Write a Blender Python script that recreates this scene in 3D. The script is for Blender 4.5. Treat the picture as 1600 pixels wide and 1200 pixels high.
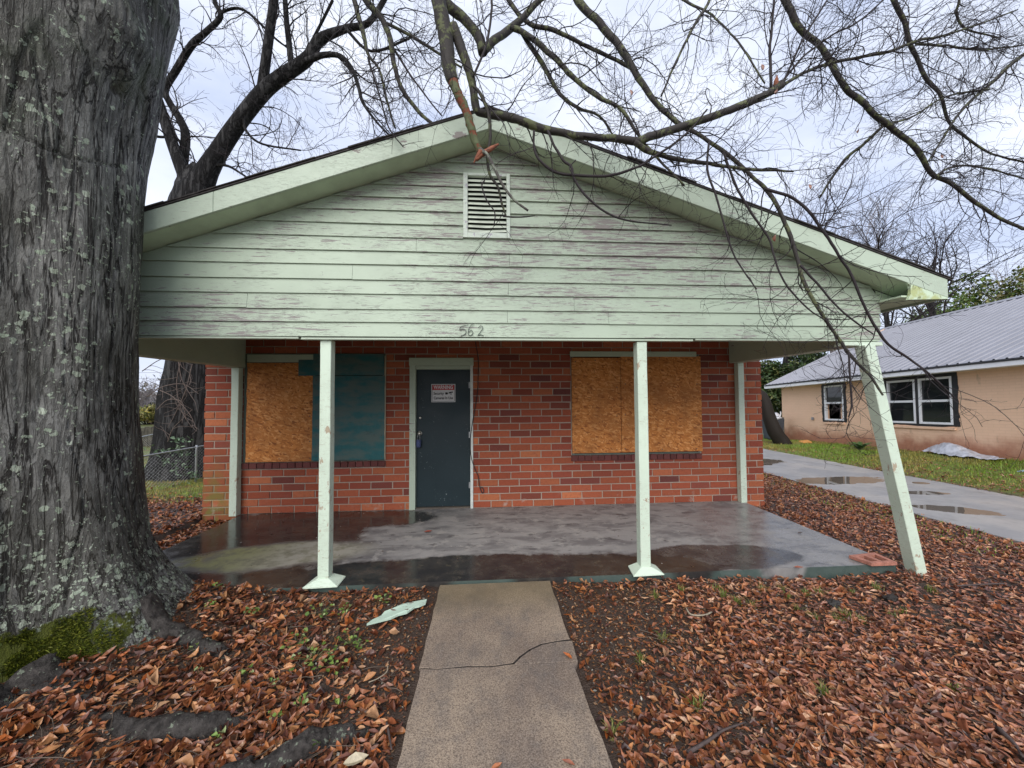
import bpy, bmesh, math, random
import numpy as np
from mathutils import Vector, Matrix
random.seed(7); rng = np.random.default_rng(11)
for o in list(bpy.data.objects): bpy.data.objects.remove(o)
S = bpy.context.scene; C = S.collection
rad = math.radians

# ------------------------------------------------------------------ camera
YAW, PITCH, ROLL = rad(3.943), rad(1.998), rad(-0.337)
EYE = np.array([0.0, -5.445, 1.602]); FPX = 579.27          # focal length in pixels of a 1600 px wide frame
fwd = np.array([math.sin(YAW)*math.cos(PITCH), math.cos(YAW)*math.cos(PITCH), math.sin(PITCH)])
rgt = np.array([math.cos(YAW), -math.sin(YAW), 0.0]); upv = np.cross(rgt, fwd)
rgt, upv = math.cos(ROLL)*rgt+math.sin(ROLL)*upv, -math.sin(ROLL)*rgt+math.cos(ROLL)*upv
cam = bpy.data.cameras.new('camera'); co = bpy.data.objects.new('camera', cam); C.objects.link(co)
cam.sensor_width = 36; cam.lens = FPX/1600*36; cam.clip_end = 2000; cam.clip_start = 0.05
m = Matrix.Identity(4)
for i in range(3): m[i][0] = rgt[i]; m[i][1] = upv[i]; m[i][2] = -fwd[i]; m[i][3] = EYE[i]
co.matrix_world = m; S.camera = co

# ------------------------------------------------------------------ sky and sun (overcast, after rain)
SUN_AZ, SUN_EL = rad(196), rad(37)
w = bpy.data.worlds.new('World'); S.world = w; w.use_nodes = True
nt = w.node_tree; nt.nodes.clear()
def wn(t, **k):
    n = nt.nodes.new(t)
    for a, b in k.items(): setattr(n, a, b)
    return n
sky = wn('ShaderNodeTexSky', sky_type='NISHITA', sun_disc=False, sun_elevation=SUN_EL, sun_rotation=SUN_AZ, air_density=1.0, dust_density=3.0)
tc = wn('ShaderNodeTexCoord'); mp = wn('ShaderNodeMapping'); mp.inputs['Scale'].default_value = (1.3, 1.3, 3.2)
nz = wn('ShaderNodeTexNoise'); nz.inputs['Scale'].default_value = 2.0; nz.inputs['Detail'].default_value = 6; nz.inputs['Roughness'].default_value = .52
cr = wn('ShaderNodeValToRGB'); cr.color_ramp.elements[0].position = .36; cr.color_ramp.elements[0].color = (.42, .475, .63, 1)
cr.color_ramp.elements[1].position = .66; cr.color_ramp.elements[1].color = (.66, .69, .765, 1)
sc = wn('ShaderNodeMix', data_type='RGBA', blend_type='MULTIPLY'); sc.inputs[0].default_value = 1; sc.inputs[7].default_value = (9.0, 9.0, 9.0, 1)
mx = wn('ShaderNodeMix', data_type='RGBA'); mx.inputs[0].default_value = .88
bg = wn('ShaderNodeBackground'); bg.inputs[1].default_value = .1; wo = wn('ShaderNodeOutputWorld')
L = nt.links.new
L(tc.outputs['Generated'], mp.inputs[0]); L(mp.outputs[0], nz.inputs[0]); L(nz.outputs[0], cr.inputs[0]); L(cr.outputs[0], sc.inputs[6])
L(sky.outputs[0], mx.inputs[6]); L(sc.outputs[2], mx.inputs[7]); L(mx.outputs[2], bg.inputs[0]); L(bg.outputs[0], wo.inputs[0])
sl = bpy.data.lights.new('sun', 'SUN'); sl.energy = 1.5; sl.angle = rad(50); sl.color = (1, .97, .93)
so = bpy.data.objects.new('sun', sl); C.objects.link(so)
sd = Vector((math.sin(SUN_AZ)*math.cos(SUN_EL), math.cos(SUN_AZ)*math.cos(SUN_EL), math.sin(SUN_EL)))
so.rotation_euler = (-sd).to_track_quat('-Z', 'Y').to_euler(); so.location = (0, -20, 20)
vs = S.view_settings; vs.view_transform = 'Standard'; vs.look = 'None'; vs.gamma = 1; vs.exposure = 0.95; vs.use_curve_mapping = False

# ------------------------------------------------------------------ picture point -> point in the place
def ray(x, y): return ((x-800)/FPX)*rgt+((600-y)/FPX)*upv+fwd
def Pz(x, y, Z): return EYE+ray(x, y)*Z
def Py(x, y, Y): d = ray(x, y); return EYE+d*((Y-EYE[1])/d[1])
def Pg(x, y, z): d = ray(x, y); return EYE+d*((z-EYE[2])/d[2])

# ------------------------------------------------------------------ numpy value noise
def _h(i, j, k, s):
    n = (i*374761393+j*668265263+k*2147483647+s*974711) & 0xffffffff
    n = ((n ^ (n >> 13))*1274126177) & 0xffffffff
    n = ((n ^ (n >> 16))*2246822519) & 0xffffffff
    return ((n ^ (n >> 15)) & 0xffff)/65535.0
def vnoise(p, s=0):
    p = np.asarray(p, float); f = np.floor(p).astype(np.int64); t = p-f; t = t*t*(3-2*t)
    r = 0
    for a in (0, 1):
        for b in (0, 1):
            for c in (0, 1):
                wgt = (t[..., 0] if a else 1-t[..., 0])*(t[..., 1] if b else 1-t[..., 1])*(t[..., 2] if c else 1-t[..., 2])
                r = r+wgt*_h(f[..., 0]+a, f[..., 1]+b, f[..., 2]+c, s)
    return r
def fbm(p, o=4, s=0):
    p = np.asarray(p, float); r = 0; a = .5; tot = 0
    for k in range(o): r = r+a*vnoise(p*2**k, s+k); tot += a; a *= .5
    return r/tot
def sst(x, a, b): t = np.clip((x-a)/(b-a), 0, 1); return t*t*(3-2*t)

# ------------------------------------------------------------------ objects
WL = {}
def link(o, L, parent=None):
    C.objects.link(o); L = Vector(L); o.location = L-(WL[parent] if parent is not None else Vector((0, 0, 0)))
    if parent is not None: o.parent = parent
    WL[o] = L
    return o
def tag(o, label=None, cat=None, group=None, kind=None):
    if label: o['label'] = label
    if cat: o['category'] = cat
    if group: o['group'] = group
    if kind: o['kind'] = kind
    return o
def empty(name, loc, label=None, cat=None, group=None):
    o = bpy.data.objects.new(name, None); o.empty_display_size = .2
    return tag(link(o, loc), label, cat, group)
def fmesh(name, V, F, mat, parent=None, smooth=False, col=None, origin=True, mid=None):
    """fast mesh: V (n,3), F list of faces or (m,k) array; col: per-face colours; mid: per-face material index"""
    V = np.asarray(V, float).reshape(-1, 3)
    lo, hi = V.min(0), V.max(0)
    O = np.array([(lo[0]+hi[0])/2, (lo[1]+hi[1])/2, lo[2]]) if origin else np.zeros(3)
    me = bpy.data.meshes.new(name)
    if isinstance(F, np.ndarray):
        k = F.shape[1]; lt = np.full(len(F), k, np.int32); fl = F.ravel().astype(np.int32)
    else:
        lt = np.array([len(f) for f in F], np.int32); fl = np.array([i for f in F for i in f], np.int32)
    me.vertices.add(len(V)); me.vertices.foreach_set('co', (V-O).astype(np.float32).ravel())
    me.loops.add(len(fl)); me.loops.foreach_set('vertex_index', fl)
    me.polygons.add(len(lt)); me.polygons.foreach_set('loop_start', np.concatenate([[0], np.cumsum(lt)[:-1]]).astype(np.int32))
    me.polygons.foreach_set('loop_total', lt)
    me.polygons.foreach_set('use_smooth', np.full(len(lt), bool(smooth)))
    for q in (mat if isinstance(mat, (list, tuple)) else [mat]): me.materials.append(q)
    if mid is not None: me.polygons.foreach_set('material_index', np.asarray(mid, np.int32))
    if col is not None:
        col = np.asarray(col, np.float32)
        if col.ndim == 1: col = np.tile(col, (len(lt), 1))
        a = me.attributes.new('tint', 'FLOAT_COLOR', 'CORNER')
        c4 = np.ones((len(fl), 4), np.float32); c4[:, :3] = np.repeat(col, lt, axis=0); a.data.foreach_set('color', c4.ravel())
    me.update(calc_edges=True); me.validate()
    return link(bpy.data.objects.new(name, me), O, parent)
class MB:
    def __init__(s): s.v = []; s.f = []
    def add(s, V, F):
        n = len(s.v); s.v += [tuple(float(c) for c in q) for q in V]; s.f += [tuple(i+n for i in f) for f in F]; return s
    def box(s, x0, x1, y0, y1, z0, z1):
        return s.add([(x0, y0, z0), (x1, y0, z0), (x1, y1, z0), (x0, y1, z0), (x0, y0, z1), (x1, y0, z1), (x1, y1, z1), (x0, y1, z1)],
                     [(0, 3, 2, 1), (4, 5, 6, 7), (0, 1, 5, 4), (1, 2, 6, 5), (2, 3, 7, 6), (3, 0, 4, 7)])
    def hexa(s, P):   # 8 corners: bottom loop then top loop
        return s.add(P, [(0, 3, 2, 1), (4, 5, 6, 7), (0, 1, 5, 4), (1, 2, 6, 5), (2, 3, 7, 6), (3, 0, 4, 7)])
    def prism(s, poly, a, b, f):   # poly of 2d points; f(p, t) -> 3d, t in a, b
        n = len(poly); return s.add([f(q, a) for q in poly]+[f(q, b) for q in poly],
            [tuple(range(n))[::-1], tuple(range(n, 2*n))]+[(i, (i+1) % n, n+(i+1) % n, n+i) for i in range(n)])
    def build(s, name, mat, parent=None, bevel=0, smooth=False, seg=1, col=None):
        if bevel or True:
            bm = bmesh.new(); vs = [bm.verts.new(q) for q in s.v]
            for f in s.f:
                try: bm.faces.new([vs[i] for i in f])
                except ValueError: pass
            bmesh.ops.recalc_face_normals(bm, faces=bm.faces[:])
            if bevel: bmesh.ops.bevel(bm, geom=bm.edges[:], offset=bevel, segments=seg, affect='EDGES', clamp_overlap=True)
            bm.verts.index_update()
            V = [v.co[:] for v in bm.verts]; F = [tuple(v.index for v in f.verts) for f in bm.faces]; bm.free()
        return fmesh(name, V, F, mat, parent, smooth, col)
def catmull(P, n=5):
    P = np.asarray(P, float); Q = np.vstack([2*P[0]-P[1], P, 2*P[-1]-P[-2]]); out = []
    for i in range(1, len(Q)-2):
        for t in np.arange(n)/n:
            a, b, c, d = Q[i-1], Q[i], Q[i+1], Q[i+2]
            out.append(.5*((2*b)+(c-a)*t+(2*a-5*b+4*c-d)*t*t+(3*b-a-3*c+d)*t**3))
    out.append(P[-1]); return np.array(out)
def tubes(lines, sides=4):
    """lines: list of (pts (n,3), radii (n,)) -> V, F"""
    groups = {}
    for P, r in lines: groups.setdefault(len(P), []).append((P, r))
    Vs, Fs, off = [], [], 0
    ang = np.arange(sides)*2*np.pi/sides; ca, sa = np.cos(ang), np.sin(ang)
    for n, g in groups.items():
        P = np.array([q[0] for q in g], float); r = np.array([q[1] for q in g], float); K = len(g)
        T = np.gradient(P, axis=1); T /= np.linalg.norm(T, axis=2, keepdims=True)+1e-9
        mean = P[:, -1]-P[:, 0]; mean /= np.linalg.norm(mean, axis=1, keepdims=True)+1e-9
        ref = np.where(np.abs(mean[:, 2:3]) < .8, np.array([[0, 0, 1.]]), np.array([[0, 1., 0]]))[:, None, :]
        Nn = np.cross(T, ref); Nn /= np.linalg.norm(Nn, axis=2, keepdims=True)+1e-9; B = np.cross(T, Nn)
        V = P[:, :, None, :]+r[:, :, None, None]*(ca[None, None, :, None]*Nn[:, :, None, :]+sa[None, None, :, None]*B[:, :, None, :])
        idx = np.arange(K*n*sides).reshape(K, n, sides)+off
        a = idx[:, :-1, :]; b = idx[:, 1:, :]
        F = np.stack([a, np.roll(a, -1, 2), np.roll(b, -1, 2), b], -1).reshape(-1, 4)
        Vs.append(V.reshape(-1, 3)); Fs.append(F); off += K*n*sides
    return np.vstack(Vs), np.vstack(Fs)
def tube(name, P, r, mat, parent=None, sides=8, sm=4):
    P = catmull(P, sm) if sm > 1 else np.asarray(P, float); r = np.interp(np.linspace(0, 1, len(P)), np.linspace(0, 1, np.size(r)), np.atleast_1d(r)) if np.size(r) > 1 else np.full(len(P), float(np.ravel(r)[0]))
    V, F = tubes([(P, r)], sides); n = len(P)
    F = [tuple(f) for f in F]+[tuple(range(sides))[::-1], tuple(range((n-1)*sides, n*sides))]
    return fmesh(name, V, F, mat, parent, True)

# ------------------------------------------------------------------ materials
class MT:
    def __init__(s, name, rough=.7, col=(.5, .5, .5), metal=0, spec=.5):
        s.m = bpy.data.materials.new(name); s.m.use_nodes = True; s.t = s.m.node_tree; s.b = s.t.nodes['Principled BSDF']
        s.set('Roughness', rough); s.set('Base Color', col); s.set('Metallic', metal); s.set('Specular IOR Level', spec)
        s._p = None
    def set(s, k, v): s.pl(s.b.inputs[k], v); return s
    def pl(s, sock, v):
        if hasattr(v, 'is_output') : s.t.links.new(v, sock)
        elif isinstance(v, (tuple, list)) and len(v) == 3 and sock.type == 'RGBA': sock.default_value = (*v, 1)
        else: sock.default_value = v
    def nd(s, t, ins=None, out=0, **k):
        n = s.t.nodes.new('ShaderNode'+t)
        for a, b in k.items(): setattr(n, a, b)
        for a, b in (ins or {}).items(): s.pl(n.inputs[a], b)
        return n.outputs[out] if out is not None else n
    @property
    def P(s):
        if s._p is None: s._p = s.nd('NewGeometry')
        return s._p
    def xyz(s, v=None): n = s.nd('SeparateXYZ', {0: v or s.P}, None); return n.outputs[0], n.outputs[1], n.outputs[2]
    def mp(s, scale=(1, 1, 1), rot=(0, 0, 0), loc=(0, 0, 0), v=None): return s.nd('Mapping', {0: v or s.P, 'Scale': scale, 'Rotation': rot, 'Location': loc})
    def noise(s, sc=5, det=4, ro=.55, v=None, dist=0, out=0): return s.nd('TexNoise', {'Vector': v or s.P, 'Scale': sc, 'Detail': det, 'Roughness': ro, 'Distortion': dist}, out)
    def vor(s, sc=5, v=None, out=0, feature='F1', rnd=1): return s.nd('TexVoronoi', {'Vector': v or s.P, 'Scale': sc, 'Randomness': rnd}, out, feature=feature)
    def ma(s, op, a, b=0.0, c=None, clamp=False):
        i = {0: a, 1: b}
        if c is not None: i[2] = c
        return s.nd('Math', i, operation=op, use_clamp=clamp)
    def ss(s, x, a, b, lo=0.0, hi=1.0): return s.nd('MapRange', {0: x, 1: a, 2: b, 3: lo, 4: hi}, interpolation_type='SMOOTHSTEP')
    def mix(s, f, a, b, mode='MIX'):
        n = s.nd('Mix', None, None, data_type='RGBA', blend_type=mode, clamp_factor=True)
        s.pl(n.inputs[0], f); s.pl(n.inputs[6], a); s.pl(n.inputs[7], b); return n.outputs[2]
    def ramp(s, f, *stops):
        n = s.nd('ValToRGB', {0: f}, None); e = n.color_ramp.elements
        while len(e) < len(stops): e.new(.5)
        for q, (p, c) in zip(e, stops): q.position = p; q.color = (*c, 1) if isinstance(c, tuple) else (c, c, c, 1)
        return n.outputs[0]
    def attr(s, n='tint'): return s.nd('Attribute', None, 0, attribute_name=n)
    def bump(s, h, st=.3, d=.01, nrm=None):
        i = {'Height': h, 'Strength': st, 'Distance': d}
        if nrm: i['Normal'] = nrm
        o = s.nd('Bump', i); s.set('Normal', o); return o
    def ell(s, cx, cy, rx, ry, wob=None, amt=.5, a=1.1, b=.75, rot=0):
        """soft blob mask on the ground plane, its outline wobbled by a noise"""
        X, Y, _ = s.xyz(); X = s.ma('SUBTRACT', X, cx); Y = s.ma('SUBTRACT', Y, cy)
        if rot:
            c, n = math.cos(rot), math.sin(rot)
            X, Y = s.ma('ADD', s.ma('MULTIPLY', X, c), s.ma('MULTIPLY', Y, n)), s.ma('SUBTRACT', s.ma('MULTIPLY', Y, c), s.ma('MULTIPLY', X, n))
        X = s.ma('DIVIDE', X, rx); Y = s.ma('DIVIDE', Y, ry)
        d = s.ma('SQRT', s.ma('ADD', s.ma('MULTIPLY', X, X), s.ma('MULTIPLY', Y, Y)))
        if wob: d = s.ma('ADD', d, s.ma('MULTIPLY', s.ma('SUBTRACT', wob, .5), amt))
        return s.ss(d, a, b)
def plain(name, col, rough=.6, var=.15, sc=8, bump=.1, metal=0, spec=.5, bsc=60):
    q = MT(name, rough, col, metal, spec); n = q.noise(sc, 6, .6)
    q.set('Base Color', q.mix(q.ss(n, .3, .7), tuple(c*(1-var) for c in col), tuple(min(1, c*(1+var)) for c in col)))
    if bump: q.bump(q.noise(bsc, 4), bump, .004)
    return q.m

def paint(name, base, under, amount, stretch=(3.0, 3.0, 42.0), dirt=.25):
    q = MT(name, .62)
    v = q.mp(stretch); n1 = q.noise(1.6, 7, .62, v, .4); big = q.noise(.75, 4, .6, q.mp((1, 1, 2.2)))
    th = q.ss(big, .30, .70, .73-.08*amount, .55-.085*amount)
    d = q.ma('SUBTRACT', n1, th); chip = q.ss(d, 0.0, .005)
    v2 = q.mp((9, 9, 100)); n2 = q.noise(1.5, 5, .6, v2, .6)
    flake = q.ma('MULTIPLY', q.ss(n2, .635-.03*amount, .65-.03*amount), q.ss(big, .34, .52))
    hl = q.ma('ABSOLUTE', q.ma('SUBTRACT', q.noise(2.0, 5, .6, q.mp((6, 6, 46)), .8), .5)); flake = q.ma('MAXIMUM', flake, q.ma('MULTIPLY', q.ma('MULTIPLY', q.ss(hl, .012, .004), q.ss(big, .38, .56)), .6+.4*amount))
    chip = q.ma('MAXIMUM', chip, flake)
    edge = q.ma('MULTIPLY', q.ss(d, -.035, 0.0), q.ss(d, .012, .003))
    nz = q.noise(2.3, 5, .6); c = q.mix(q.ma('MULTIPLY', q.ss(nz, .35, .75), dirt), base, tuple(x*.72 for x in base))
    c = q.mix(q.ma('MULTIPLY', q.noise(40, 3), .12), c, (.35, .38, .30))
    c = q.mix(q.ma('MULTIPLY', edge, .22), c, (.80, .84, .78))
    un = q.mix(q.noise(30, 4, .6, q.mp((1, 1, 8))), under, tuple(x*.55 for x in under))
    q.set('Base Color', q.mix(chip, c, un)); q.set('Roughness', q.ma('ADD', .5, q.ma('MULTIPLY', chip, .4)))
    q.bump(q.ma('ADD', q.ma('MULTIPLY', chip, -1.0), q.ma('MULTIPLY', q.noise(8, 5, .6, q.mp((2, 2, 30))), .25)), .55, .003)
    return q.m
MINT = (.405, .49, .375)
siding_m = paint('peeling mint siding paint', MINT, (.345, .32, .30), .78, dirt=.45)
trim_m = paint('mint trim paint', (.455, .54, .425), (.36, .33, .30), -.55, (2, 2, 8), .35)
post_m = paint('worn post paint', (.60, .71, .575), (.50, .42, .30), -.35, (14, 14, 5), .3)
def eavepaint():
    q = MT('mossy eave paint', .65); n = q.noise(7, 6, .65); n2 = q.noise(26, 5, .6)
    c = q.mix(q.ss(n, .45, .62), (.55, .67, .50), (.42, .47, .22)); c = q.mix(q.ma('MULTIPLY', q.ss(n2, .58, .66), .8), c, (.16, .17, .08))
    q.set('Base Color', c); q.bump(n2, .4, .004); return q.m
eave_m = eavepaint()
def brickm():
    q = MT('red brick', .85, spec=.3); t = q.attr(); n = q.noise(28, 6, .65); n2 = q.noise(140, 3)
    c = q.mix(q.ma('MULTIPLY', q.ss(n, .45, .75), .5), t, (.16, .05, .035)); c = q.mix(q.ma('MULTIPLY', q.ss(n2, .55, .8), .35), c, (.55, .25, .15))
    sp = q.ss(q.noise(19, 5, .7), .735, .76); c = q.mix(q.ma('MULTIPLY', sp, .7), c, (.62, .58, .54))
    x, y, z = q.xyz()   # green algae at the damp left corner
    al = q.ma('MULTIPLY', q.ss(z, 1.05, .1), q.ss(x, -3.35, -3.75)); al = q.ma('MULTIPLY', al, q.ss(q.noise(5, 5, .6), .36, .6))
    c = q.mix(q.ma('MULTIPLY', al, .85), c, (.15, .15, .035))
    ef = q.ma('MULTIPLY', q.ss(z, .28, .0), q.ss(q.noise(6, 5, .6), .58, .72)); c = q.mix(q.ma('MULTIPLY', ef, .55), c, (.42, .38, .33))
    q.set('Base Color', c); q.bump(q.ma('ADD', n, n2), .5, .004); return q.m
brick_m = brickm()
def mortarm():
    q = MT('mortar', .95, spec=.2); x, y, z = q.xyz(); n = q.noise(30, 6, .65)
    c = q.mix(n, (.29, .235, .19), (.46, .38, .31)); al = q.ma('MULTIPLY', q.ss(z, 1.0, .1), q.ss(x, -3.35, -3.75)); c = q.mix(q.ma('MULTIPLY', al, .6), c, (.25, .24, .10))
    q.set('Base Color', c); q.bump(q.noise(150, 4), .6, .004); return q.m
mortar_m = mortarm()
def osbm():
    q = MT('oriented strand board', .7, spec=.3); c = None; g = None
    for k, (rot, off) in enumerate([(.5, 0), (-.7, 3.1), (1.45, 7.7), (2.4, 1.3), (-.15, 5.3)]):
        v = q.mp((21, .3, 52), v=q.mp((1, 1, 1), (0, rot, 0), (off, off, off))); vx = q.nd('TexVoronoi', {'Vector': v, 'Scale': 1.0}, None, feature='F1')
        col = q.nd('SeparateColor', {0: vx.outputs['Color']}, None)
        cc = q.ramp(col.outputs[0], (0, (.25, .075, .018)), (.2, (.46, .16, .037)), (.7, (.57, .225, .058)), (1, (.70, .34, .12)))
        if c is None: c = cc; g = col.outputs[0]
        else: f = q.ss(col.outputs[1], .52, .56); c = q.mix(f, c, cc); g = q.ma('ADD', q.ma('MULTIPLY', g, .5), q.ma('MULTIPLY', col.outputs[2], f))
    x, y, z = q.xyz(); big = q.noise(2.2, 5, .6)
    c = q.mix(q.ma('MULTIPLY', q.ss(big, .42, .68), .5), c, (.26, .10, .03))
    q.set('Base Color', c); q.bump(g, .35, .002); return q.m
osb_m = osbm()
def tealm():
    q = MT('teal painted plywood', .6); n = q.noise(3.0, 6, .6, q.mp((1, 1, 2.4))); n2 = q.noise(22, 5, .65, q.mp((1, 1, .35))); n3 = q.noise(8, 6, .7, q.mp((1, 1, 4)))
    c = q.mix(n2, (.004, .075, .082), (.010, .125, .135)); c = q.mix(q.ma('MULTIPLY', q.ss(n, .36, .60), .8), c, (.085, .115, .10)); c = q.mix(q.ma('MULTIPLY', q.ss(n3, .58, .7), .55), c, (.035, .045, .04))
    q.set('Base Color', c); q.bump(n2, .2, .002); return q.m
teal_m = tealm()
def doorm():
    q = MT('slate door paint', .42, spec=.3); n = q.noise(3, 5, .6); sp = q.noise(34, 4, .7, q.mp((1.6, 1, .7))); sp2 = q.noise(4, 3)
    c = q.mix(n, (.010, .021, .026), (.017, .034, .041)); k = q.ma('MULTIPLY', q.ss(sp, .66, .70), q.ss(sp2, .46, .6)); c = q.mix(q.ma('MULTIPLY', k, .8), c, (.42, .46, .45))
    q.set('Base Color', c); q.set('Roughness', q.ss(n, .3, .7, .36, .55)); q.bump(q.noise(120, 3), .1, .002); return q.m
door_m = doorm()
def slabm():
    q = MT('wet porch concrete', .6); w1 = q.noise(1.5, 7, .65); w2 = q.noise(6, 7, .68); fine = q.noise(45, 5, .6)
    st = q.noise(1.0, 6, .65, q.mp((2.2, 5.5, 1)), .5)
    dry = q.mix(q.ss(st, .36, .60), (.155, .148, .145), (.30, .287, .272)); dry = q.mix(q.ss(w2, .52, .63), dry, (.33, .31, .285)); dry = q.mix(q.ma('MULTIPLY', q.ss(q.noise(3.1, 7, .7, q.mp((1, 2.6, 1))), .57, .63), .8), dry, (.065, .06, .06))
    dry = q.mix(q.ma('MULTIPLY', fine, .3), dry, (.12, .11, .11))
    wc = q.mix(q.ss(w2, .35, .7), (.010, .010, .011), (.045, .038, .030)); wc = q.mix(q.ma('MULTIPLY', q.ss(q.noise(9, 6, .7), .55, .68), .45), wc, (.10, .085, .05))
    w1 = q.ma('ADD', q.ma('MULTIPLY', w1, .8), q.ma('MULTIPLY', q.noise(7, 6, .7), .2)); mk = q.ell(.1, -2.02, 2.3, .40, w1, .9, 1.08, .94)
    mk = q.ma('MAXIMUM', mk, q.ell(-2.9, -1.25, 1.5, 1.35, w1, 1.0, 1.09, .92))
    mk = q.ma('MAXIMUM', mk, q.ell(-2.0, -.35, 1.3, .38, w1, 1.1, 1.12, .88))
    mk = q.ma('MAXIMUM', mk, q.ma('MULTIPLY', q.ell(2.2, -1.85, .9, .30, w1, .9, 1.06, .92), .85))
    x, y, z = q.xyz()
    pat = q.ell(-2.15, -1.45, .95, .36, w1, 1.0, 1.1, .75, .12); mk = q.ma('MULTIPLY', mk, q.ma('SUBTRACT', 1.0, pat))
    damp = q.ma('MAXIMUM', q.ell(3.4, -1.3, 1.15, 1.3, w1, .5, 1.1, .6), q.ell(-3.3, -1.5, .7, 1.0, w1, .5, 1.1, .6))
    c = q.mix(q.ma('MULTIPLY', damp, .35), dry, (.15, .155, .155)); yel = q.mix(q.ss(x, -2.75, -1.9), (.30, .30, .085), (.33, .31, .25)); yel = q.mix(q.ss(w2, .42, .66), yel, (.15, .14, .08)); c = q.mix(q.ma('MULTIPLY', pat, .85), c, yel)
    c = q.mix(q.ma('MULTIPLY', mk, .93), c, wc)
    gr = q.ma('MULTIPLY', q.ss(y, -2.128, -2.131), 1.0); c = q.mix(gr, c, q.mix(w2, (.03, .05, .045), (.10, .13, .115)))
    q.set('Base Color', c); ro = q.ma('ADD', q.ma('SUBTRACT', .62, q.ma('MULTIPLY', q.ma('MAXIMUM', q.ma('MULTIPLY', mk, .95), q.ma('MULTIPLY', damp, .7)), .47)), q.ss(w2, .45, .65, -.03, .10)); q.set('Roughness', ro)
    q.bump(q.ma('ADD', q.noise(16, 6, .7), fine), q.ma('SUBTRACT', .30, q.ma('MULTIPLY', mk, .22)), .004); return q.m
slab_m = slabm()
def pathm():
    q = MT('aggregate path concrete', .78, spec=.35); a = q.noise(1.6, 6, .6); b = q.noise(7, 6, .65); f = q.noise(125, 5, .75); v = q.vor(190)
    c = q.mix(q.ss(a, .35, .65), (.20, .152, .118), (.33, .255, .185)); c = q.mix(q.ma('MULTIPLY', q.ss(b, .48, .72), .55), c, (.13, .115, .105)); c = q.mix(q.ma('MULTIPLY', q.ss(f, .46, .64), .8), c, (.08, .06, .048)); c = q.mix(q.ma('MULTIPLY', q.ss(q.noise(38, 5, .75), .56, .70), .6), c, (.075, .058, .048)); c = q.mix(q.ma('MULTIPLY', q.ss(q.noise(3.4, 6, .7, q.mp((1.6, .8, 1))), .46, .66), .45), c, (.115, .10, .092))
    c = q.mix(q.ma('MULTIPLY', q.ss(f, .50, .30), .35), c, (.50, .42, .34)); c = q.mix(q.ma('MULTIPLY', q.ss(q.noise(24, 5, .7), .67, .71), .75), c, (.055, .045, .04))
    x, y, z = q.xyz(); c = q.mix(q.ma('MULTIPLY', q.ss(y, -2.75, -2.25), .5), c, (.15, .115, .05))
    q.set('Base Color', c); q.bump(q.ma('ADD', f, q.ma('MULTIPLY', v, .6)), .55, .004); return q.m
path_m = pathm()
def drivem():
    q = MT('wet driveway concrete', .55); a = q.noise(1.3, 6, .62); b = q.noise(6, 6, .66); f = q.noise(70, 4)
    c = q.mix(q.ss(a, .35, .68), (.24, .235, .235), (.36, .35, .335)); c = q.mix(q.ma('MULTIPLY', q.ss(b, .53, .68), .5), c, (.15, .14, .125)); c = q.mix(q.ma('MULTIPLY', f, .25), c, (.14, .13, .12))
    mk = None; wobp = q.ma('ADD', q.ma('MULTIPLY', q.noise(1.5, 5, .6), .7), q.ma('MULTIPLY', q.noise(5, 4, .6), .3))
    for e in [(6.9, 1.42, .95, .30, .1), (6.85, -.48, .5, .22, -.5), (7.4, .45, .42, .12, -.2), (6.6, 3.6, .9, .5, .2), (8.2, 1.1, .18, .1, 0)]:
        k = q.ell(e[0], e[1], e[2], e[3], wobp, 2.2, 1.02, .97, e[4]); mk = k if mk is None else q.ma('MAXIMUM', mk, k)
    c = q.mix(q.ma('MULTIPLY', mk, .85), c, (.10, .075, .05))
    q.set('Base Color', c); q.set('Roughness', q.mix(mk, q.ss(a, .4, .6, .5, .34), (.015, .015, .015))); q.bump(q.ma('ADD', b, f), q.ma('SUBTRACT', .2, q.ma('MULTIPLY', mk, .2)), .005); return q.m
drive_m = drivem()
def soilm():
    q = MT('wet soil', .7, spec=.4); a = q.noise(2, 6, .65); b = q.noise(22, 6, .7); x, y, z = q.xyz(); f = q.noise(90, 4)
    c = q.mix(b, (.022, .015, .011), (.10, .066, .048)); c = q.mix(q.ma('MULTIPLY', q.ss(q.noise(60, 4, .7), .60, .68), .6), c, (.16, .095, .06))
    gmask = q.ss(q.ma('ADD', x, q.ma('MULTIPLY', a, 1.2)), 9.0, 9.8); gm2 = q.ma('MULTIPLY', q.ss(y, 1.2, 3.6), q.ss(a, .3, .5))
    g = q.mix(b, (.06, .095, .010), (.17, .20, .03)); g = q.mix(q.ss(q.noise(1.7, 5, .65), .48, .66), g, (.15, .085, .03)); c = q.mix(q.ma('MAXIMUM', gmask, gm2), c, g)
    far = q.ss(q.ma('ADD', q.ma('ABSOLUTE', x), q.ma('ABSOLUTE', y)), 24, 40); c = q.mix(far, c, q.mix(a, (.05, .07, .02), (.12, .12, .04)))
    q.set('Base Color', c); q.set('Roughness', q.ss(a, .4, .65, .45, .8)); q.bump(q.ma('ADD', b, f), .8, .02); return q.m
soil_m = soilm()
def tintm(name, rough=.45, var=.25, trans=0, spec=.5, sc=60):
    q = MT(name, rough, spec=spec); t = q.attr(); n = q.noise(sc, 4, .6); q.set('Base Color', q.mix(q.ma('MULTIPLY', q.ss(n, .4, .7), var), t, (.02, .012, .008)))
    q.bump(n, .2, .003)
    if trans: q.set('Transmission Weight', 0); q.set('Subsurface Weight', trans); q.set('Subsurface Radius', (.01, .01, .005)); q.set('Subsurface Scale', .02)
    return q.m
leaf_m = tintm('wet dead leaf', .36, .35); green_m = tintm('green leaf', .5, .2, 0, .35)
MOSS = Pz(95, 1010, 2.33)
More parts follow.
